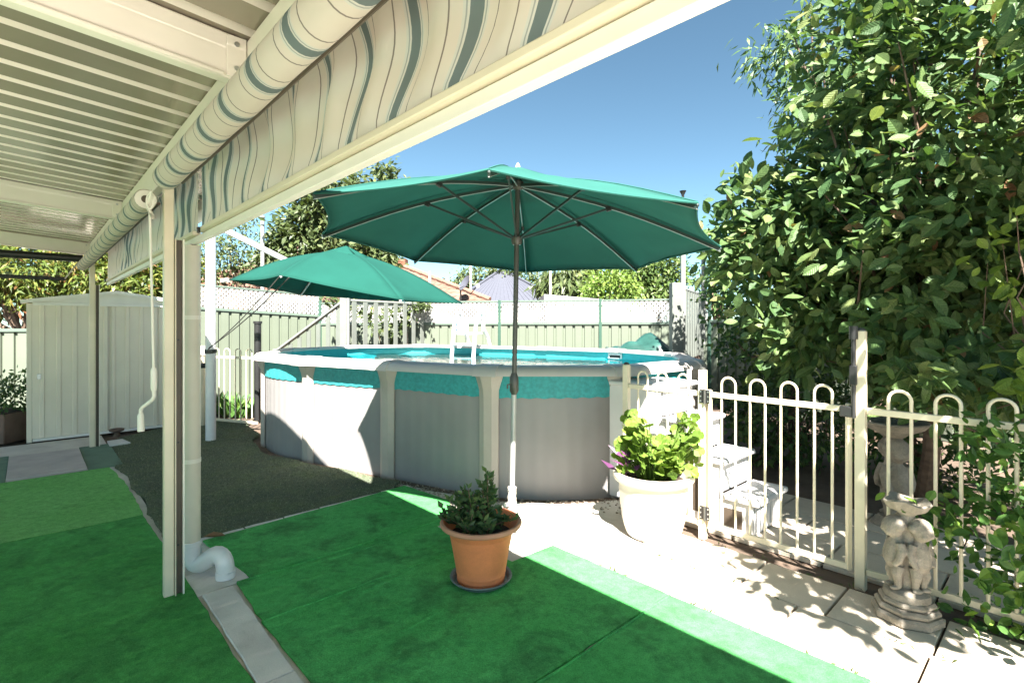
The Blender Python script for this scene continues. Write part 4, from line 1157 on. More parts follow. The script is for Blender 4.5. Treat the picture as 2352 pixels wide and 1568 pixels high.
# crumpled green cover on the deck
tc = P(1465, 800, 8.35)
def heap(s, t):
    x = (s - .5) * 1.15; y = (t - .5) * .8
    w = max(0, 1 - (2 * abs(t - .5)) ** 2.2) * max(0, 1 - (2 * abs(s - .5)) ** 12)
    prof = 0.17 + 0.20 * math.exp(-((s - .66) / .26) ** 2) + .10 * math.exp(-((s - .05) / .05) ** 2)
    cr = .03 * math.sin(17 * s + 5 * t) + .025 * math.sin(11 * t - 9 * s + 1) + .015 * math.sin(40 * s * t + 3)
    return Vector((tc.x + x * .93 + .1 * y, tc.y + y - .28 * x, DZ + .008 + w * max(.02, prof + cr)))
tarp = MB().grid(heap, 48, 30).build('green_cover', 'tarp', smooth=50)
tag(tarp, 'crumpled green plastic cover heaped at the right deck end', 'cover')

# ------------------------------------------------------------------ garden shed
S0 = G(70, 1016); sh = thing('garden_shed', 'cream metal garden shed with gabled roof and sliding doors', 'shed', (S0.x, S0.y, 0))
su0 = AU.dot(S0); sv0 = AV.dot(S0); SWD = 1.92; SDP = 1.5; EH = 1.865
sv0 -= .04
def SP(v, z, u=0.0): return UV(su0 + u, sv0 + v, z)
def gz(v): return 1.905 + 0.15 * (1 - abs(v - SWD / 2) / (SWD / 2))
def sheet(v0, v1, u, name, mt='shed_wall', z1=1.84, rib=.17, par=sh):
    m = MB(); vs = []; pr = []
    s = v0
    while s < v1 - 1e-6:
        e = min(s + rib, v1)
        pr += [(s, 0), (min(s + rib * .44, e), 0), (min(s + rib * .47, e), -.012), (min(s + rib * .7, e), -.012), (min(s + rib * .73, e), 0)]
        s += rib
    pr.append((v1, 0))
    for v, h in pr: vs += [SP(v, 0.05, u + h), SP(v, z1, u + h)]
    m.add(vs, [(2 * i, 2 * i + 2, 2 * i + 3, 2 * i + 1) for i in range(len(pr) - 1)])
    return m.build(name, mt, par, smooth=0, solid=.002)
sheet(0.056, 0.86, -0.03, 'sliding_door'); sheet(0.82, 1.45, -0.012, 'sliding_door'); sheet(1.40, 1.90, 0.0, 'front_panel')
d_ = [o for o in sh.children if o.name.startswith('sliding_door')][0]
MB().box(SP(.105, .84, -.05), AV * .04, AU * .016, AZ * .075).build('door_handle', 'steel', d_, bevel=0.004)
for v in (0.0, SWD - .05): MB().box(SP(v, 0.0, -.03), AV * .055, AU * .05, AZ * 1.86).build('corner_post', 'shed_wall', sh, bevel=0.004)
MB().box(SP(.06, 0.012, -.055), AV * (SWD - .12), AU * .05, AZ * .035).build('door_sill', 'shed_trim', sh, bevel=0.003)
MB().box(SP(.06, 1.835, -.055), AV * (SWD - .12), AU * .05, AZ * .04).build('door_track', 'shed_trim', sh, bevel=0.003)
m = MB(); m.add([SP(0.0, 1.872, -.03), SP(SWD, 1.872, -.03), SP(SWD, gz(SWD) - .01, -.03), SP(SWD / 2, gz(SWD / 2) - .012, -.03), SP(0, gz(0) - .01, -.03)], [(0, 1, 2, 3, 4)])
m.build('gable', 'shed_trim', sh, smooth=0, solid=.004)
for sg in (0, 1):
    va, vb = (-.06, SWD / 2) if sg == 0 else (SWD / 2, SWD + .06)
    z = lambda v: 1.905 + .15 * (1 - abs(v - SWD / 2) / (SWD / 2))
    MB().add([SP(va, z(va), -.10), SP(vb, z(vb), -.10), SP(vb, z(vb), SDP), SP(va, z(va), SDP)], [(0, 1, 2, 3)]).build('roof_sheet', 'shed_wall', sh, smooth=0, solid=.012)
    MB().bar(SP(va, z(va) - .018, -.106), SP(vb, z(vb) - .018, -.106), 0.012, 0.045).build('barge_trim', 'shed_trim', sh, smooth=0)
for v in (0.01, SWD - .01):
    MB().add([SP(v, 0.02, 0), SP(v, 1.90, 0), SP(v, 1.90, SDP), SP(v, 0.02, SDP)], [(0, 1, 2, 3)]).build('side_wall', 'shed_wall', sh, smooth=0, solid=.004)
MB().add([SP(0, 0.02, SDP), SP(SWD, .02, SDP), SP(SWD, 1.9, SDP), SP(0, 1.9, SDP)], [(0, 1, 2, 3)]).build('back_wall', 'shed_wall', sh, smooth=0, solid=.004)

# planter and small things before the shed
q = G(8, 1012); pt = thing('brown_planter', 'brown tapered tub planter with leafy shrub left of the shed', 'planter', (q.x, q.y, 0))
def tub(c, w0, w1, h, m): m.add([c + Vector((sx * w, sy * w, z)) for w, z in ((w0, 0), (w1, h)) for sx, sy in ((-1, -1), (1, -1), (1, 1), (-1, 1))], [(3, 2, 1, 0), (0, 1, 5, 4), (1, 2, 6, 5), (2, 3, 7, 6), (3, 0, 4, 7), (4, 5, 6, 7)])
m = MB(); tub(Vector((q.x, q.y, 0.004)), .24, .28, .40, m); m.build('tub', 'planter_brown', pt, bevel=0.015)
MB().box(Vector((q.x - .27, q.y - .27, .402)), (.54, 0, 0), (0, .54, 0), (0, 0, .01)).build('soil', 'soil', pt, smooth=0)
ps, dr, _ = clump_points((q.x + .02, q.y, .62), (.34, .34, .27), 60, 14, .06, 31, .3)
leaf_mesh('foliage', LEAF_SMALL, ps, dr, .05 + .04 * rng.random(len(ps)), 'leaf_small', pt)
q = G(268, 1004); db = thing('brown_bowl', 'small brown bowl on a stub before the shed', 'bowl', (q.x, q.y, 0))
MB().lathe((q.x, q.y, 0.012), [(.05, 0), (.03, .03), (.03, .06)], 14).build('stub', 'bark', db)
MB().lathe((q.x, q.y, 0.072), [(.04, 0), (.085, .02), (.09, .045), (.07, .05), (.05, .035), (.001, .03)], 18).build('dish', 'planter_brown', db)
q = G(290, 1020); wp = MB().prism([G(252, 1028).to_2d(), G(300, 1021).to_2d(), G(281, 1013).to_2d(), G(246, 1018).to_2d()], 0.013, 0.035).build('white_slab', 'white', smooth=0, bevel=0.004)
tag(wp, 'small white flat slab beside the far patio post', 'slab')

# ------------------------------------------------------------------ pots
q = G(1105, 1336); q.z = 0.0145
tpot = thing('terracotta_pot', 'orange terracotta pot with dark leafy plant on the green carpet', 'plant pot', q)
MB().lathe(q, [(.001, .004), (.15, .004), (.165, .006), (.185, .030), (.192, .032), (.190, .037), (.176, .035), (.158, .012), (.001, .010)], 48, cap=False).build('saucer', 'saucer', tpot)
body = MB().lathe(q, [(.13, .012), (.147, .014), (.150, .055), (.1535, .062), (.152, .066), (.158, .10), (.175, .20), (.196, .305), (.199, .318), (.205, .325), (.225, .332), (.245, .345), (.25, .358), (.244, .368), (.232, .369), (.222, .362), (.205, .335), (.190, .28), (.18, .27)], 64, cap=False).build('pot', 'terracotta', tpot, smooth=50)
MB().lathe(q, [(.2285, .3355), (.2475, .3455), (.2525, .358), (.2465, .3705), (.232, .3715)], 64, cap=False).build('rim', 'terracotta_rim', tpot, smooth=60)
MB().lathe(q, [(.192, .285), (.12, .295), (.001, .30)], 32, cap=False).build('soil', 'soil', tpot)
g = np.random.default_rng(12)
stems = [((1075, 1120), -.02), ((1120, 1085), .02), ((1040, 1165), -.05), ((1062, 1150), .05), ((1030, 1185), -.08), ((1140, 1190), .0), ((1100, 1150), .06), ((1085, 1180), -.10), ((1060, 1190), -.1), ((1110, 1195), -.12), ((1090, 1140), .0), ((1050, 1140), .03), ((1062, 1128), .0), ((1130, 1100), .05), ((1108, 1112), .01), ((1025, 1195), .02), ((1160, 1195), .03), ((1070, 1205), -.13), ((1130, 1205), -.12), ((1008, 1185), -.02), ((1016, 1168), .03), ((1035, 1150), .0), ((1182, 1188), -.02), ((1150, 1175), .06)]
LP, LD = [], []
for (px, py), dy in stems:
    top = np.array(P(px, py, q.y + dy)); b = np.array([q.x + g.uniform(-.07, .05), q.y + dy * .6, q.z + .29])
    pts = [b + (top - b) * t + g.normal(size=3) * .012 * math.sin(math.pi * t) for t in np.linspace(0, 1, 6)]
    MB().tube([Vector(p) for p in pts], [.006, .005, .005, .004, .003, .002], 6).build('stem', 'twig', tpot)
    L = np.linalg.norm(top - b); k = int(8 + 78 * L)
    for i in range(k):
        t = 0.25 + 0.75 * i / k; p = b + (top - b) * t; a = i * 2.4
        LP.append(p + g.normal(size=3) * .008); LD.append(np.array([math.cos(a), math.sin(a), .55 + 1.2 * max(0, t - .85) * 4]) + g.normal(size=3) * .2)
LP = np.array(LP); LD = np.array(LD); sz = .042 + .03 * g.random(len(LP))
sel = np.argsort(LP[:, 1] - LP[:, 2] * .3)
leaf_objects(LEAF_SMALL, LP[sel[:280]], LD[sel[:280]], sz[sel[:280]], 'leaf_pot', tpot)
if len(LP) > 280: leaf_mesh('inner_leaves', LEAF_SMALL, LP[sel[280:]], LD[sel[280:]], sz[sel[280:]], 'leaf_pot', tpot, kind='stuff')

q = G(1500, 1226); q.z = 0.004
wpot = thing('white_flower_pot', 'large cream plastic pot with bright green geranium by the fence', 'plant pot', q)
MB().lathe(q, [(.185, 0), (.197, .01), (.215, .06), (.232, .13), (.2345, .137), (.232, .144), (.247, .24), (.252, .33), (.2545, .337), (.2525, .345), (.253, .385), (.2545, .40), (.27, .405), (.288, .415), (.30, .435), (.298, .46), (.284, .477), (.268, .475), (.255, .455), (.25, .42), (.24, .40)], 64, cap=False).build('pot', 'pot_cream', wpot, smooth=50)
MB().lathe(q, [(.252, .405), (.15, .42), (.001, .425)], 32).build('soil', 'soil', wpot)
g = np.random.default_rng(5); LP, LD, LS = [], [], []
for i in range(290):
    a = g.uniform(0, 2 * math.pi); r = .27 * math.sqrt(g.random())
    x = r * math.cos(a); y = r * math.sin(a) * .9
    # tall at left and right, lower between
    top = .48 + .17 * g.random() + .34 * math.exp(-((x + .13) / .08) ** 2) * g.random() + .32 * math.exp(-((x - .2) / .07) ** 2) * g.random() + .06 * x
    p = np.array([q.x + x * (1.0 + .15 * (x > 0)) + .02, q.y + y, q.z + top])
    LP.append(p); LD.append(np.array([math.cos(a), math.sin(a) - .4, .35]) + g.normal(size=3) * .4); LS.append(.05 + .045 * g.random())
leaf_objects(LEAF_ROUND, np.array(LP), np.array(LD), np.array(LS), 'leaf_geranium', wpot, nrm=g.normal(size=(290, 3)) * .45 + np.array([0, -.8, .75]))
m = MB()
for p in LP[::2]:
    b = np.array([q.x + (p[0] - q.x) * .45, q.y + (p[1] - q.y) * .45, q.z + .42]); m.tube([Vector(b), Vector((b + p) / 2 + np.array([0, 0, .03])), Vector(p)], .004, 5)
m.build('stems', 'leaf_geranium', wpot)
LP, LD = [], []
for i in range(11):
    LP.append(np.array([q.x - .215 + .02 * g.normal(), q.y - .04 + .02 * g.normal(), q.z + .47 + .012 * i])); a = i * 2.4
    LD.append(np.array([math.cos(a) - .25, math.sin(a) * .7, .55 + .05 * i]))
leaf_objects(LEAF_THIN, np.array(LP), np.array(LD), np.full(11, .15), 'leaf_purple', wpot, name='purple_leaf')
MB().tube([Vector((q.x - .21, q.y - .03, q.z + .41)), Vector((q.x - .215, q.y - .04, q.z + .62))], .006, 6).build('purple_stem', 'leaf_purple', wpot)

# ------------------------------------------------------------------ statue and bird bath
def remesh(o, vox, sm=4):
    md = o.modifiers.new('remesh', 'REMESH'); md.mode = 'VOXEL'; md.voxel_size = vox; md.use_smooth_shade = True
    md = o.modifiers.new('smooth', 'SMOOTH'); md.factor = .5; md.iterations = sm
def cherub(m, c, face, z0, s=1.0, lean=0.0):
    f = Vector((math.cos(face), math.sin(face), 0)); r = Vector((f.y, -f.x, 0))
    def pt(a, b, z): return c + (f * a + r * b) * s + AZ * (z0 + z * s)
    m.ball(pt(.018, 0, .335), .052 * s, 8, (1, 1, 1.08)); m.ball(pt(.005, 0, .355), .054 * s, 8, (1.02, 1.02, .85))
    m.ball(pt(.062, 0, .325), .010 * s, 6)
    for b in (-1, 1): m.ball(pt(.05, .024 * b, .318), .017 * s, 6); m.ball(pt(.005, .045 * b, .35), .026 * s, 6)
    m.tube([pt(0, 0, .27), pt(.004, 0, .305)], .026 * s, 8)
    m.tube([pt(0, 0, .125), pt(.012, 0, .155), pt(.012, 0, .19), pt(.004, 0, .235), pt(0, 0, .27)], [.040 * s, .048 * s, .047 * s, .045 * s, .030 * s], 12)
    m.ball(pt(.026, 0, .17), .034 * s, 8)
    for b in (-1, 1):
        m.tube([pt(0, .045 * b, .258), pt(.004, .066 * b, .215), pt(.018, .068 * b, .175), pt(.035, .052 * b, .14)], [.023 * s, .021 * s, .018 * s, .014 * s], 8)
        m.tube([pt(.0, .026 * b, .13), pt(.012, .030 * b, .085), pt(.004, .027 * b, .045), pt(.0, .026 * b, .01)], [.032 * s, .028 * s, .020 * s, .016 * s], 8)
        m.ball(pt(.018, .028 * b, .008), .020 * s, 6, (1.5, .9, .6))
q = G(2083, 1418); q.z = 0.003
st = thing('cherub_statue', 'weathered stone statue of cherubs holding a bowl on a stepped base', 'statue', q)
def octa(r0, z0, z1, rot=.39, bev=.012):
    m = MB(); m.lathe(q, [(r0 - bev, z0), (r0, z0 + bev), (r0, z1 - bev), (r0 - bev, z1)], 8); 
    return m
for r_, z0, z1 in ((.162, 0, .05), (.148, .0502, .085), (.130, .0852, .118)): octa(r_, z0, z1).build('base_tier', 'stone', st, smooth=20)
m = MB().lathe(q, [(.108, .1185), (.102, .15), (.078, .165), (.001, .17)], 24); m.build('mound', 'stone', st)
m = MB()
cherub(m, q + Vector((.03, -.045, 0)), R(-78), .165, .97)
cherub(m, q + Vector((-.056, .004, 0)), R(170), .165, .97)
cherub(m, q + Vector((.025, .05, 0)), R(60), .165, .97)
m.tube([q + AZ * .16, q + AZ * .57], .036, 12)
fig = m.build('cherub_group', 'stone', st); remesh(fig, .004, 1)
m = MB(); k = 28; prof = [(.03, .545), (.048, .562), (.08, .588), (.10, .625), (.094, .633), (.066, .607), (.02, .59), (.001, .588)]
vs = []
for r_, z in prof:
    for j in range(k):
        a = 2 * math.pi * j / k; w = 1 + (.10 * math.cos(7 * a) if r_ > .06 else 0) + .08 * math.cos(a + 2)
        vs.append(q + Vector((r_ * w * math.cos(a), r_ * w * math.sin(a), z + .012 * math.cos(3 * a + 1) * (r_ > .06) + .01)))
m.add(vs, [(i * k + j, i * k + (j + 1) % k, (i + 1) * k + (j + 1) % k, (i + 1) * k + j) for i in range(len(prof) - 1) for j in range(k)])
m.build('shell_bowl', 'stone', st, smooth=60)
q2 = P(2052, 975, 4.15); q2.z = -.02
bb = thing('bird_bath', 'stone bird bath on figured pedestal in shade behind the fence', 'bird bath', q2)
MB().lathe(q2, [(.15, 0), (.16, .03), (.12, .06), (.10, .09)], 20).build('foot', 'stone', bb)
m = MB(); cherub(m, q2 + Vector((0, -.03, 0)), R(-90), .09, 1.55); cherub(m, q2 + Vector((.03, .05, 0)), R(90), .09, 1.55); m.tube([q2 + AZ * .08, q2 + AZ * .72], .06, 12)
o = m.build('pedestal_figures', 'stone', bb); remesh(o, .009, 3)
MB().lathe(q2, [(.05, .70), (.10, .74), (.20, .79), (.24, .835), (.232, .845), (.19, .80), (.001, .775)], 36).build('bowl', 'stone', bb, smooth=60)

# ------------------------------------------------------------------ trees, shrubs and vine on the right
def tree(name, label, blobs, base_pt, trunk_r, mt, tpl, size, per, spread, seed, cat='tree', group=None, nl=10, shell=.5, parts=0, down=-.25):
    """blobs: (centre, radii, clumps). parts: how many of the leaves nearest the camera become objects of their own"""
    g = np.random.default_rng(seed)
    t = thing(name, label, cat, base_pt, group)
    PS, DS, CC = [], [], []
    for i, (c, r, n) in enumerate(blobs):
        p, d, cc = clump_points(c, r, n, per, spread, seed + i * 17, shell)
        d = d + np.array([0, 0, down]); PS.append(p); DS.append(d); CC.append(cc)
    PS = np.concatenate(PS); DS = np.concatenate(DS); CC = np.concatenate(CC)
    m = MB(); top = np.mean([b[0] for b in blobs], axis=0); bp = np.array(base_pt); fork = bp + (top - bp) * .45; fork[:2] = bp[:2] + (top[:2] - bp[:2]) * .15
    m.tube([Vector(bp), Vector(bp * .5 + fork * .5 + g.normal(size=3) * .03), Vector(fork)], [trunk_r * 1.15, trunk_r * .9, trunk_r * .75], 10)
    m.build('trunk', 'bark', t)
    m = MB(); limbs(m, fork, [CC[i] for i in g.choice(int(len(CC) * (.72 if parts else 1)), min(nl, len(CC) // 2), replace=False)], trunk_r * (.35 if parts else .5), g, .3)
    m.build('branches', 'bark', t)
    sz = size * (.65 + .7 * g.random(len(PS)))
    if parts:
        dist = PS[:, 1] + 0.0
        vis = (np.abs(PS[:, 0] / np.maximum(PS[:, 1], .1)) < .97) & (PS[:, 1] > .5) & ((PS[:, 2] - 1.6) / PS[:, 1] < .61)
        key = np.where(vis, dist, 99.0); order = np.argsort(key)
        a, b = order[:parts], order[parts:]
        leaf_objects(tpl, PS[a], DS[a], sz[a], mt, t)
        leaf_mesh('crown', tpl, PS[b], DS[b], sz[b], mt, t, kind='stuff')
    else:
        leaf_mesh('crown', tpl, PS, DS, sz, mt, t)
    return t
tree('broadleaf_tree', 'tall broad-leaved tree with large oval leaves leaning over the right fence',
     [((3.68, 4.3, 3.2), (1.27, 1.15, 1.95), 1100), ((2.55, 4.8, 2.45), (.72, .5, .6), 210), ((3.4, 3.9, 2.0), (.95, .5, .8), 280), ((3.05, 4.7, 1.6), (.95, .5, .5), 190), ((3.7, 4.2, 1.3), (.7, .5, .5), 110), ((2.45, 0.95, 2.75), (.75, .65, .5), 110), ((3.3, 2.1, 3.25), (.95, .8, .6), 260), ((3.4, 1.5, 2.35), (.7, .6, .5), 170), ((2.66, 3.32, 1.18), (.22, .2, .16), 16), ((3.0, 3.3, 1.32), (.25, .2, .2), 22)],
     (3.75, 4.75, -.03), .075, 'leaf_big', LEAF_BIG, .128, 8, .08, 101, parts=290, nl=60, shell=.35)
tree('leafy_sapling', 'bright lime-green leafy branches at the right picture edge', [((3.05, 3.05, 2.0), (.28, .25, .32), 16), ((2.95, 2.95, 1.28), (.3, .2, .14), 12)],
     (3.3, 3.25, -.03), .02, 'leaf_new', LEAF_BIG, .095, 6, .05, 131, cat='sapling', nl=14)
tree('small_leaf_tree', 'dense dark small-leaved tree between the deck railing and broad-leaved tree',
     [((3.25, 6.2, 2.05), (.92, .8, 1.15), 330), ((2.95, 6.0, 2.55), (.55, .5, .5), 80)], (3.4, 6.2, -.03), .07, 'leaf_small', LEAF_SMALL, .075, 22, .10, 151, nl=24)
tree('tall_dark_tree', 'tall dark narrow-leaved tree rising behind the broad-leaved tree',
     [((4.75, 7.2, 4.9), (1.05, 1.1, 1.7), 170), ((5.4, 6.9, 3.3), (1.5, 1.0, 2.2), 260), ((3.75, 7.3, 5.35), (.35, .4, .35), 16)], (5.0, 7.1, -.03), .10, 'leaf_small', LEAF_THIN, .16, 20, .14, 171, nl=30, down=-.6)
for i, (c, r, lab) in enumerate([((3.2, 6.0, .55), (.75, .45, .6), 'dark low shrub in shade behind the pool steps'), ((4.05, 5.25, .6), (.8, .55, .75), 'dark leafy shrub in shade seen through the pool gate'), ((4.6, 4.3, .62), (.75, .5, .8), 'dark shrub in shade behind the bird bath')]):
    tree('shade_shrub', lab, [(c, r, 120)], (c[0], c[1], -.03), .03, 'leaf_small', LEAF_SMALL, .085, 16, .09, 200 + i * 9, cat='shrub', group='shrubs under the trees', nl=14, shell=.35)
# creeper over the fence
g = np.random.default_rng(77)
vc = thing('fence_creeper', 'leafy green creeper sprawling over the fence beside the statue', 'creeper', UV(0.1, 3.75, -.03))
LP, LD = [], []
for k in range(190):
    u = .62 - abs(g.normal()) * .7; z = -.02 + 1.1 * g.random() ** .8; v = 3.70 + g.normal() * .12
    if u > .42 and (z > .62 or z < .38): continue
    if u > .25 and (z > .8 or z < .12) and g.random() < .7: continue
    c = np.array(UV(u, v, z))
    for i in range(9): LP.append(c + g.normal(size=3) * .055); LD.append(g.normal(size=3) * .7 + np.array([-.3, -.5, -.1]))
LP = np.array(LP); LD = np.array(LD); sz = .05 + .045 * g.random(len(LP)); o = np.argsort(LP[:, 1])
leaf_objects(LEAF_BIG, LP[o[:280]], LD[o[:280]], sz[o[:280]], 'leaf_vine', vc)
leaf_mesh('inner_leaves', LEAF_BIG, LP[o[280:]], LD[o[280:]], sz[o[280:]], 'leaf_vine', vc, kind='stuff')
m = MB()
for i in range(16):
    a = UV(-.25 + g.normal() * .25, 3.80, -.02); b = UV(a.dot(AU) + g.uniform(-.2, .35), 3.72 + g.normal() * .06, .3 + .6 * g.random())
    m.tube([a, (a + b) / 2 + Vector(g.normal(size=3) * .08), b], [.009, .006, .003], 6)
m.build('stems', 'twig', vc)

# plants behind the far hairpin fence
for i, (px, py, lab) in enumerate([(548, 955, 'strappy green clump behind the far hairpin fence'), (500, 950, 'dark strappy clump in shade behind the white mast')]):
    q = G(px, py); t = thing('strap_plant', lab, 'plant', (q.x, q.y, -.03), 'strappy plants by the back fence')
    g = np.random.default_rng(300 + i); n = 90; a = g.uniform(0, 6.28, n)
    ps = np.c_[q.x + g.normal(size=n) * .12, q.y + g.normal(size=n) * .08, np.full(n, -.02)]
    leaf_mesh('blades', LEAF_THIN, ps, np.c_[np.cos(a), np.sin(a), 1.2 + g.random(n)], .25 + .25 * g.random(n), 'leaf_vine' if i == 0 else 'leaf_small', t)
    MB().tube([Vector((q.x, q.y, -.03)), Vector((q.x, q.y, .05))], .05, 8).build('crown_base', 'soil', t)
# creeper on the lattice behind the stairs
q = P(870, 700, 11.6); t = thing('lattice_creeper', 'leafy creeper hanging over the lattice behind the deck stairs', 'creeper', (q.x, q.y, -.02))
PSS = []
g = np.random.default_rng(41)
for k in range(110):
    x = g.uniform(745, 985); w = math.exp(-((x - 890) / 55) ** 2)
    y = 688 + abs(g.normal()) * 8 + g.random() * 95 * w
    PSS.append(np.array(P(x, y, 11.35 + .1 * g.normal())))
PSS = np.repeat(np.array(PSS), 6, axis=0) + g.normal(size=(660, 3)) * .06
leaf_mesh('foliage', LEAF_SMALL, PSS, g.normal(size=(660, 3)) + np.array([0, -.5, -.4]), .09 + .06 * g.random(660), 'leaf_olive', t)
MB().tube([Vector((q.x, q.y - .1, -.02)), Vector((q.x + .1, q.y - .1, 1.0)), Vector((q.x - .1, q.y - .1, 1.9))], .012, 6).build('stem', 'twig', t)

# ------------------------------------------------------------------ beyond the fences
def ftree(name, label, blobs, Y, mt, size, per, spread, seed, tpl=LEAF_TUFT, group='trees beyond the fences', nl=14, trunk=.14, shell=.45, down=-.25):
    bl = []
    for px, py, rx, rz, n in blobs:
        c = P(px, py, Y); bl.append(((c.x, c.y, c.z), (rx * Y / FPX, rx * Y / FPX * .8, rz * Y / FPX), n))
    c = bl[0][0]
    tree(name, label, bl, (c[0], c[1], -.03), trunk, mt, tpl, size, per, spread, seed, group=group, nl=nl, shell=shell, down=down)
ftree('gum_tree', 'olive green bushy tree rising behind the two parasols', [(770, 470, 95, 95, 190), (700, 560, 80, 75, 150), (850, 570, 60, 55, 80), (884, 402, 22, 26, 14), (640, 600, 50, 40, 50)], 16.5, 'leaf_olive', .21, 26, .18, 401)
ftree('brown_tree', 'thin brownish tree behind the white mast', [(560, 560, 60, 60, 60), (520, 610, 45, 50, 50), (480, 600, 40, 60, 40)], 19, 'leaf_olive', .16, 14, .22, 421)
ftree('hedge_tree', 'yellow-green tree with reddish tips left above the shed', [(60, 620, 95, 80, 330), (-40, 650, 80, 100, 170)], 13, 'leaf_hedge', .20, 16, .13, 441, tpl=LEAF_THIN)
ftree('hedge_tree', 'yellow-green tree behind the shed roof peak', [(215, 615, 95, 80, 330), (310, 645, 75, 65, 200)], 13.6, 'leaf_hedge', .20, 16, .13, 461, tpl=LEAF_THIN)
ftree('hedge_tree', 'yellow-green tree between the shed and patio post', [(390, 620, 60, 80, 210)], 14.5, 'leaf_hedge', .20, 16, .13, 471, tpl=LEAF_THIN)
ftree('distant_tree', 'olive distant tree behind the blue-grey roof', [(1100, 645, 60, 38, 90), (1190, 640, 70, 32, 80)], 34, 'leaf_olive', .32, 14, .3, 481)
ftree('willow_tree', 'drooping pale green tree right of the blue-grey roof', [(1290, 655, 55, 45, 110), (1350, 640, 40, 45, 60)], 27, 'leaf_olive', .55, 12, .25, 501, tpl=LEAF_THIN, down=-1.4)
ftree('lime_tree', 'bright lime-green rounded tree behind the lattice fence', [(1400, 665, 62, 42, 150)], 24, 'leaf_lime', .24, 16, .2, 521)
ftree('garden_tree', 'mid green tree left of the tall deck poles', [(1520, 640, 65, 55, 190), (1450, 620, 60, 40, 90), (1490, 680, 80, 25, 70)], 26, 'leaf_far', .26, 16, .22, 541)
ftree('far_shrub_tree', 'dark shrubby tree between the deck poles and right trees', [(1650, 660, 40, 70, 110)], 15, 'leaf_small', .14, 16, .14, 561)

# tiled house
TY = 20.0
th = thing('tiled_house', 'house with weathered terracotta tile roof and brick chimney beyond the fence', 'house', (-6, 23, -.03))
def rp(px, py, Y=TY): return P(px, py, Y)
eL, eR = rp(330, 690, TY), rp(1125, 692, TY); rL = rp(706, 566, TY + 4.2); rR = rp(800, 566, TY + 4.2)
zr = rL.z * .5 + rR.z * .5; rL.z = rR.z = zr; eL.z = eR.z = 2.42
bL = Vector((eL.x, TY + 8.4, 2.42)); bR = Vector((eR.x, TY + 8.4, 2.42))
NC = 16
def course(a0, a1, b0, b1, i, n, name='tile_course'):
    t0, t1 = i / n, (i + 1) / n + .012
    p = [a0.lerp(a1, t0), b0.lerp(b1, t0), b0.lerp(b1, t1), a0.lerp(a1, t1)]
    k = max(4, int((p[1] - p[0]).length / .30)); m = MB(); vs = []
    for j in range(k * 4 + 1):
        s = j / (k * 4); w = .022 * math.cos(2 * math.pi * j / 4)
        lo = p[0].lerp(p[1], s) + AZ * (.055 + w); hi = p[3].lerp(p[2], s) + AZ * (.004 + w)
        vs += [lo - AZ * .05, lo, hi]
    m.add(vs, [q_ for j in range(k * 4) for q_ in ((3 * j, 3 * j + 3, 3 * j + 4, 3 * j + 1), (3 * j + 1, 3 * j + 4, 3 * j + 5, 3 * j + 2))])
    m.build(name, 'roof_tile', th, smooth=30)
for i in range(NC): course(eL, rL, eR, rR, i, NC)
for i in range(NC): course(eR, rR, bR, rR, i, NC)
for i in range(NC): course(bL, rL, eL, rL, i, NC)
for a, b in ((eR, rR), (eL, rL), (rL, rR)):
    k = int((b - a).length / .4) + 1
    for i in range(k):
        p = a.lerp(b, i / k) + AZ * .07; r_ = a.lerp(b, (i + 1.08) / k) + AZ * .085
        MB().tube([p, r_], [.10, .085], 8).build('ridge_tile', 'roof_ridge', th)
MB().box(Vector((eL.x + .5, TY + .5, -.03)), (eR.x - eL.x - 1, 0, 0), (0, 7.4, 0), (0, 0, 2.43)).build('wall', 'house_wall', th, smooth=0)
MB().bar(eL + Vector((0, -.06, -.02)), eR + Vector((0, -.06, -.02)), .12, .12).build('gutter', 'track', th)
cc = rp(916, 640, TY + 2.6); CW = .60
ck = MB().box(Vector((cc.x - CW / 2 + .01, cc.y - CW / 2 + .01, 2.6)), (CW - .02, 0, 0), (0, CW - .02, 0), (0, 0, 4.33 - 2.6)).build('chimney', 'mortar', th, smooth=0)
bh = .086
zc = 2.9; row = 0
while zc < 4.30:
    ex = .04 if row >= 13 else 0.0
    w = (CW + 2 * ex) / 2.5
    for fx, d1, d2 in ((0, Vector((1, 0, 0)), Vector((0, 1, 0))), (1, Vector((0, 1, 0)), Vector((1, 0, 0)))):
        o0 = Vector((cc.x - CW / 2 - ex, cc.y - CW / 2 - ex, zc)) if fx == 0 else Vector((cc.x + CW / 2 + ex - .10, cc.y - CW / 2 - ex + .102, zc))
        L = CW + 2 * ex - (0.102 if fx else 0); s = 0.0; st0 = w * (.5 if (row + fx) % 2 else 1)
        while s < L - .02:
            e = min(s + st0, L); st0 = w
            MB().box(o0 + d1 * (s + .005), d1 * (e - s - .01), d2 * .10, AZ * (bh - .010)).build('brick', 'brick', ck, smooth=0); s = e
    zc += bh; row += 1
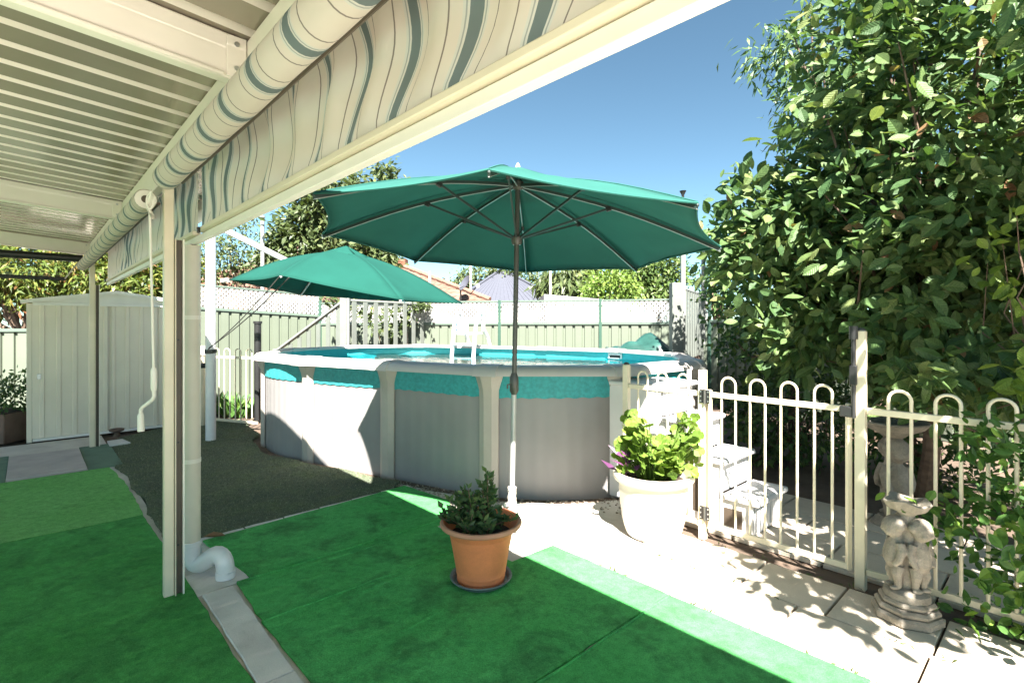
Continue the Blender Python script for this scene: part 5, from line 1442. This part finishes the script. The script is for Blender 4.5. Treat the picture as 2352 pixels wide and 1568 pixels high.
# satellite dish on the eave
sd_ = thing('satellite_dish', 'grey satellite dish on black bracket at the tile roof corner', 'satellite dish', eR + Vector((-1.0, -.3, .1)))
dc = rp(1072, 652, TY - .3)
MB().lathe(dc, [(.001, 0), (.12, .016), (.24, .055), (.31, .10), (.315, .105), (.235, .07), (.12, .03), (.001, .012)], 28).build('reflector', 'metal_roof', sd_, smooth=60)
o = [c for c in sd_.children][0]
o.matrix_basis = Matrix.Translation(dc - Vector(wpos(sd_))) @ Matrix.Rotation(R(-58), 4, 'Z') @ Matrix.Rotation(R(62), 4, 'X') @ Matrix.Translation(-(dc - Vector(wpos(sd_))))
MB().tube([rp(1058, 694, TY - .25), rp(1058, 662, TY - .25), rp(1070, 656, TY - .28)], .03, 8).build('bracket', 'black', sd_)
MB().tube([rp(1062, 664, TY - .3), rp(1080, 676, TY - .6), rp(1097, 656, TY - .75)], .018, 8).build('feed_arm', 'black', sd_)
MB().box(rp(1094, 660, TY - .75), (.11, 0, 0), (0, .1, 0), (0, 0, .12)).build('feed_horn', 'white', sd_)
# blue-grey metal roof and white low roof
mh = thing('metal_roof_house', 'house with blue-grey hipped metal roof beyond the back fence', 'house', (0.2, 33, -.03))
MY = 29.0
a = P(1035, 697, MY); b = P(1300, 697, MY); r1 = P(1153, 618, MY + 4.5); r2 = P(1162, 618, MY + 6.5); r2.z = r1.z; z0 = a.z; b.z = z0
c_ = Vector((b.x + 1.6, MY + 11, z0)); d_ = Vector((a.x - .5, MY + 11, z0))
for i, (p, q_, ra, rb2) in enumerate(((a, b, r1, r1), (b, c_, r1, r2), (d_, a, r2, r1))):
    k = int((q_ - p).length / .3)
    m = MB()
    for j in range(k):
        s0, s1 = j / k, (j + 1) / k
        A, B, C, D = p.lerp(q_, s0), p.lerp(q_, s1), ra.lerp(rb2, s1), ra.lerp(rb2, s0)
        m.add([A, A.lerp(B, .82), A.lerp(B, .84) + AZ * .04, A.lerp(B, .98) + AZ * .04, B, C, D], [(0, 1, 6), (1, 2, 6), (2, 3, 6), (3, 4, 6), (4, 5, 6)])
    m.build('roof_plane', 'metal_roof', mh, smooth=0)
for p, r_ in ((a, r1), (b, r1)): MB().bar(p + AZ * .04, r_ + AZ * .04, .22, .05).build('hip_flashing', 'metal_roof', mh, smooth=0)
MB().box(Vector((a.x + .4, MY + .4, -.03)), (b.x - a.x - .8, 0, 0), (0, 10, 0), (0, 0, z0 + .02)).build('wall', 'house_wall', mh, smooth=0)
MB().tube([P(1237, 640, MY + 3), P(1237, 598, MY + 3)], .03, 8).build('antenna_mast', 'steel', mh)
lr = thing('white_roof_shed', 'long low white roof behind the right half of the lattice fence', 'shed', (4, 22, -.03))
a = P(1255, 676, 22); b = P(1440, 690, 22.0)
MB().prism([(a.x, 22), (b.x, 22), (b.x, 25), (a.x, 25)], -.03, 2.38).build('wall', 'house_wall', lr, smooth=0)
MB().add([(a.x - .1, 21.9, a.z), (b.x + .1, 21.9, 2.48), (b.x + .1, 25.2, 2.48), (a.x - .1, 25.2, a.z), (a.x - .1, 21.9, 2.39), (b.x + .1, 21.9, 2.39), (b.x + .1, 25.2, 2.39), (a.x - .1, 25.2, 2.39)],
         [(0, 1, 2, 3), (0, 4, 5, 1), (1, 5, 6, 2), (3, 2, 6, 7), (0, 3, 7, 4)]).build('roof', 'metal_roof_white', lr, smooth=0)
# poles in the distance
for px, top, Y, mt, lab, r_ in ((603, 500, 15.5, 'pole_pale', 'tall thin grey pole in front of the tile roof left of the parasols', .055), (1264, 625, 23, 'rope_pale', 'slim rusty pole beside the blue-grey roof', .05), (1081, 612, 30, 'rope_pale', 'far thin pole above the satellite dish', .06)):
    p = P(px, top, Y); t = thing('utility_pole', lab, 'pole', (p.x, p.y, -.03), 'thin poles beyond the fence')
    MB().tube([Vector((p.x, p.y, -.03)), p], r_, 10).build('shaft', mt, t)
    MB().tube([p, p + AZ * .06], r_ * 1.3, 10).build('cap', mt, t)

# ------------------------------------------------------------------ litter
gw = np.random.default_rng(55); n = 420
uu = gw.uniform(-.2, 2.5, n); vv_ = np.where(gw.random(n) < .55, 2.757, np.where(gw.random(n) < .5, 3.195, 3.655)) + gw.normal(size=n) * .006
keep = np.sin(uu * 9 + vv_ * 5) + np.sin(uu * 23) > .25; uu, vv_ = uu[keep], vv_[keep]; n = len(uu)
wd = tag(link('joint_weeds', None, None, UV(1.2, 3.0, 0)), 'tiny weeds and dry grass in the paving joints', 'weeds'); WP[wd.name] = tuple(UV(1.2, 3.0, 0))
leaf_mesh('weed_blades', LEAF_THIN, np.array([UV(a, b, -.004) for a, b in zip(uu, vv_)]), gw.normal(size=(n, 3)) * np.array([1, 1, .3]) + np.array([0, 0, .7]), .02 + .03 * gw.random(n), 'leaf_olive', wd, kind='stuff')

g = np.random.default_rng(9)
for i, (px, py, lab) in enumerate([(492, 1241, 'curled brown dry leaf on the edging near the downpipe'), (1020, 1075, 'small brown leaf lying on the dark turf')]):
    q = G(px, py); q.z = .03
    m = MB(); s = .05 if i == 0 else .025
    m.add([q + Vector(v) * s for v in ((-1.6, -.2, 0), (-.4, .5, .5), (.9, .45, .4), (1.6, .1, .1), (.8, -.4, .25), (-.5, -.45, .3), (0, .05, -.1))], [(0, 6, 1), (1, 6, 2), (2, 6, 3), (3, 6, 4), (4, 6, 5), (5, 6, 0)])
    tag(m.build('dry_leaf', 'dry_leaf', smooth=0), lab, 'leaf', 'dry leaves on the ground')
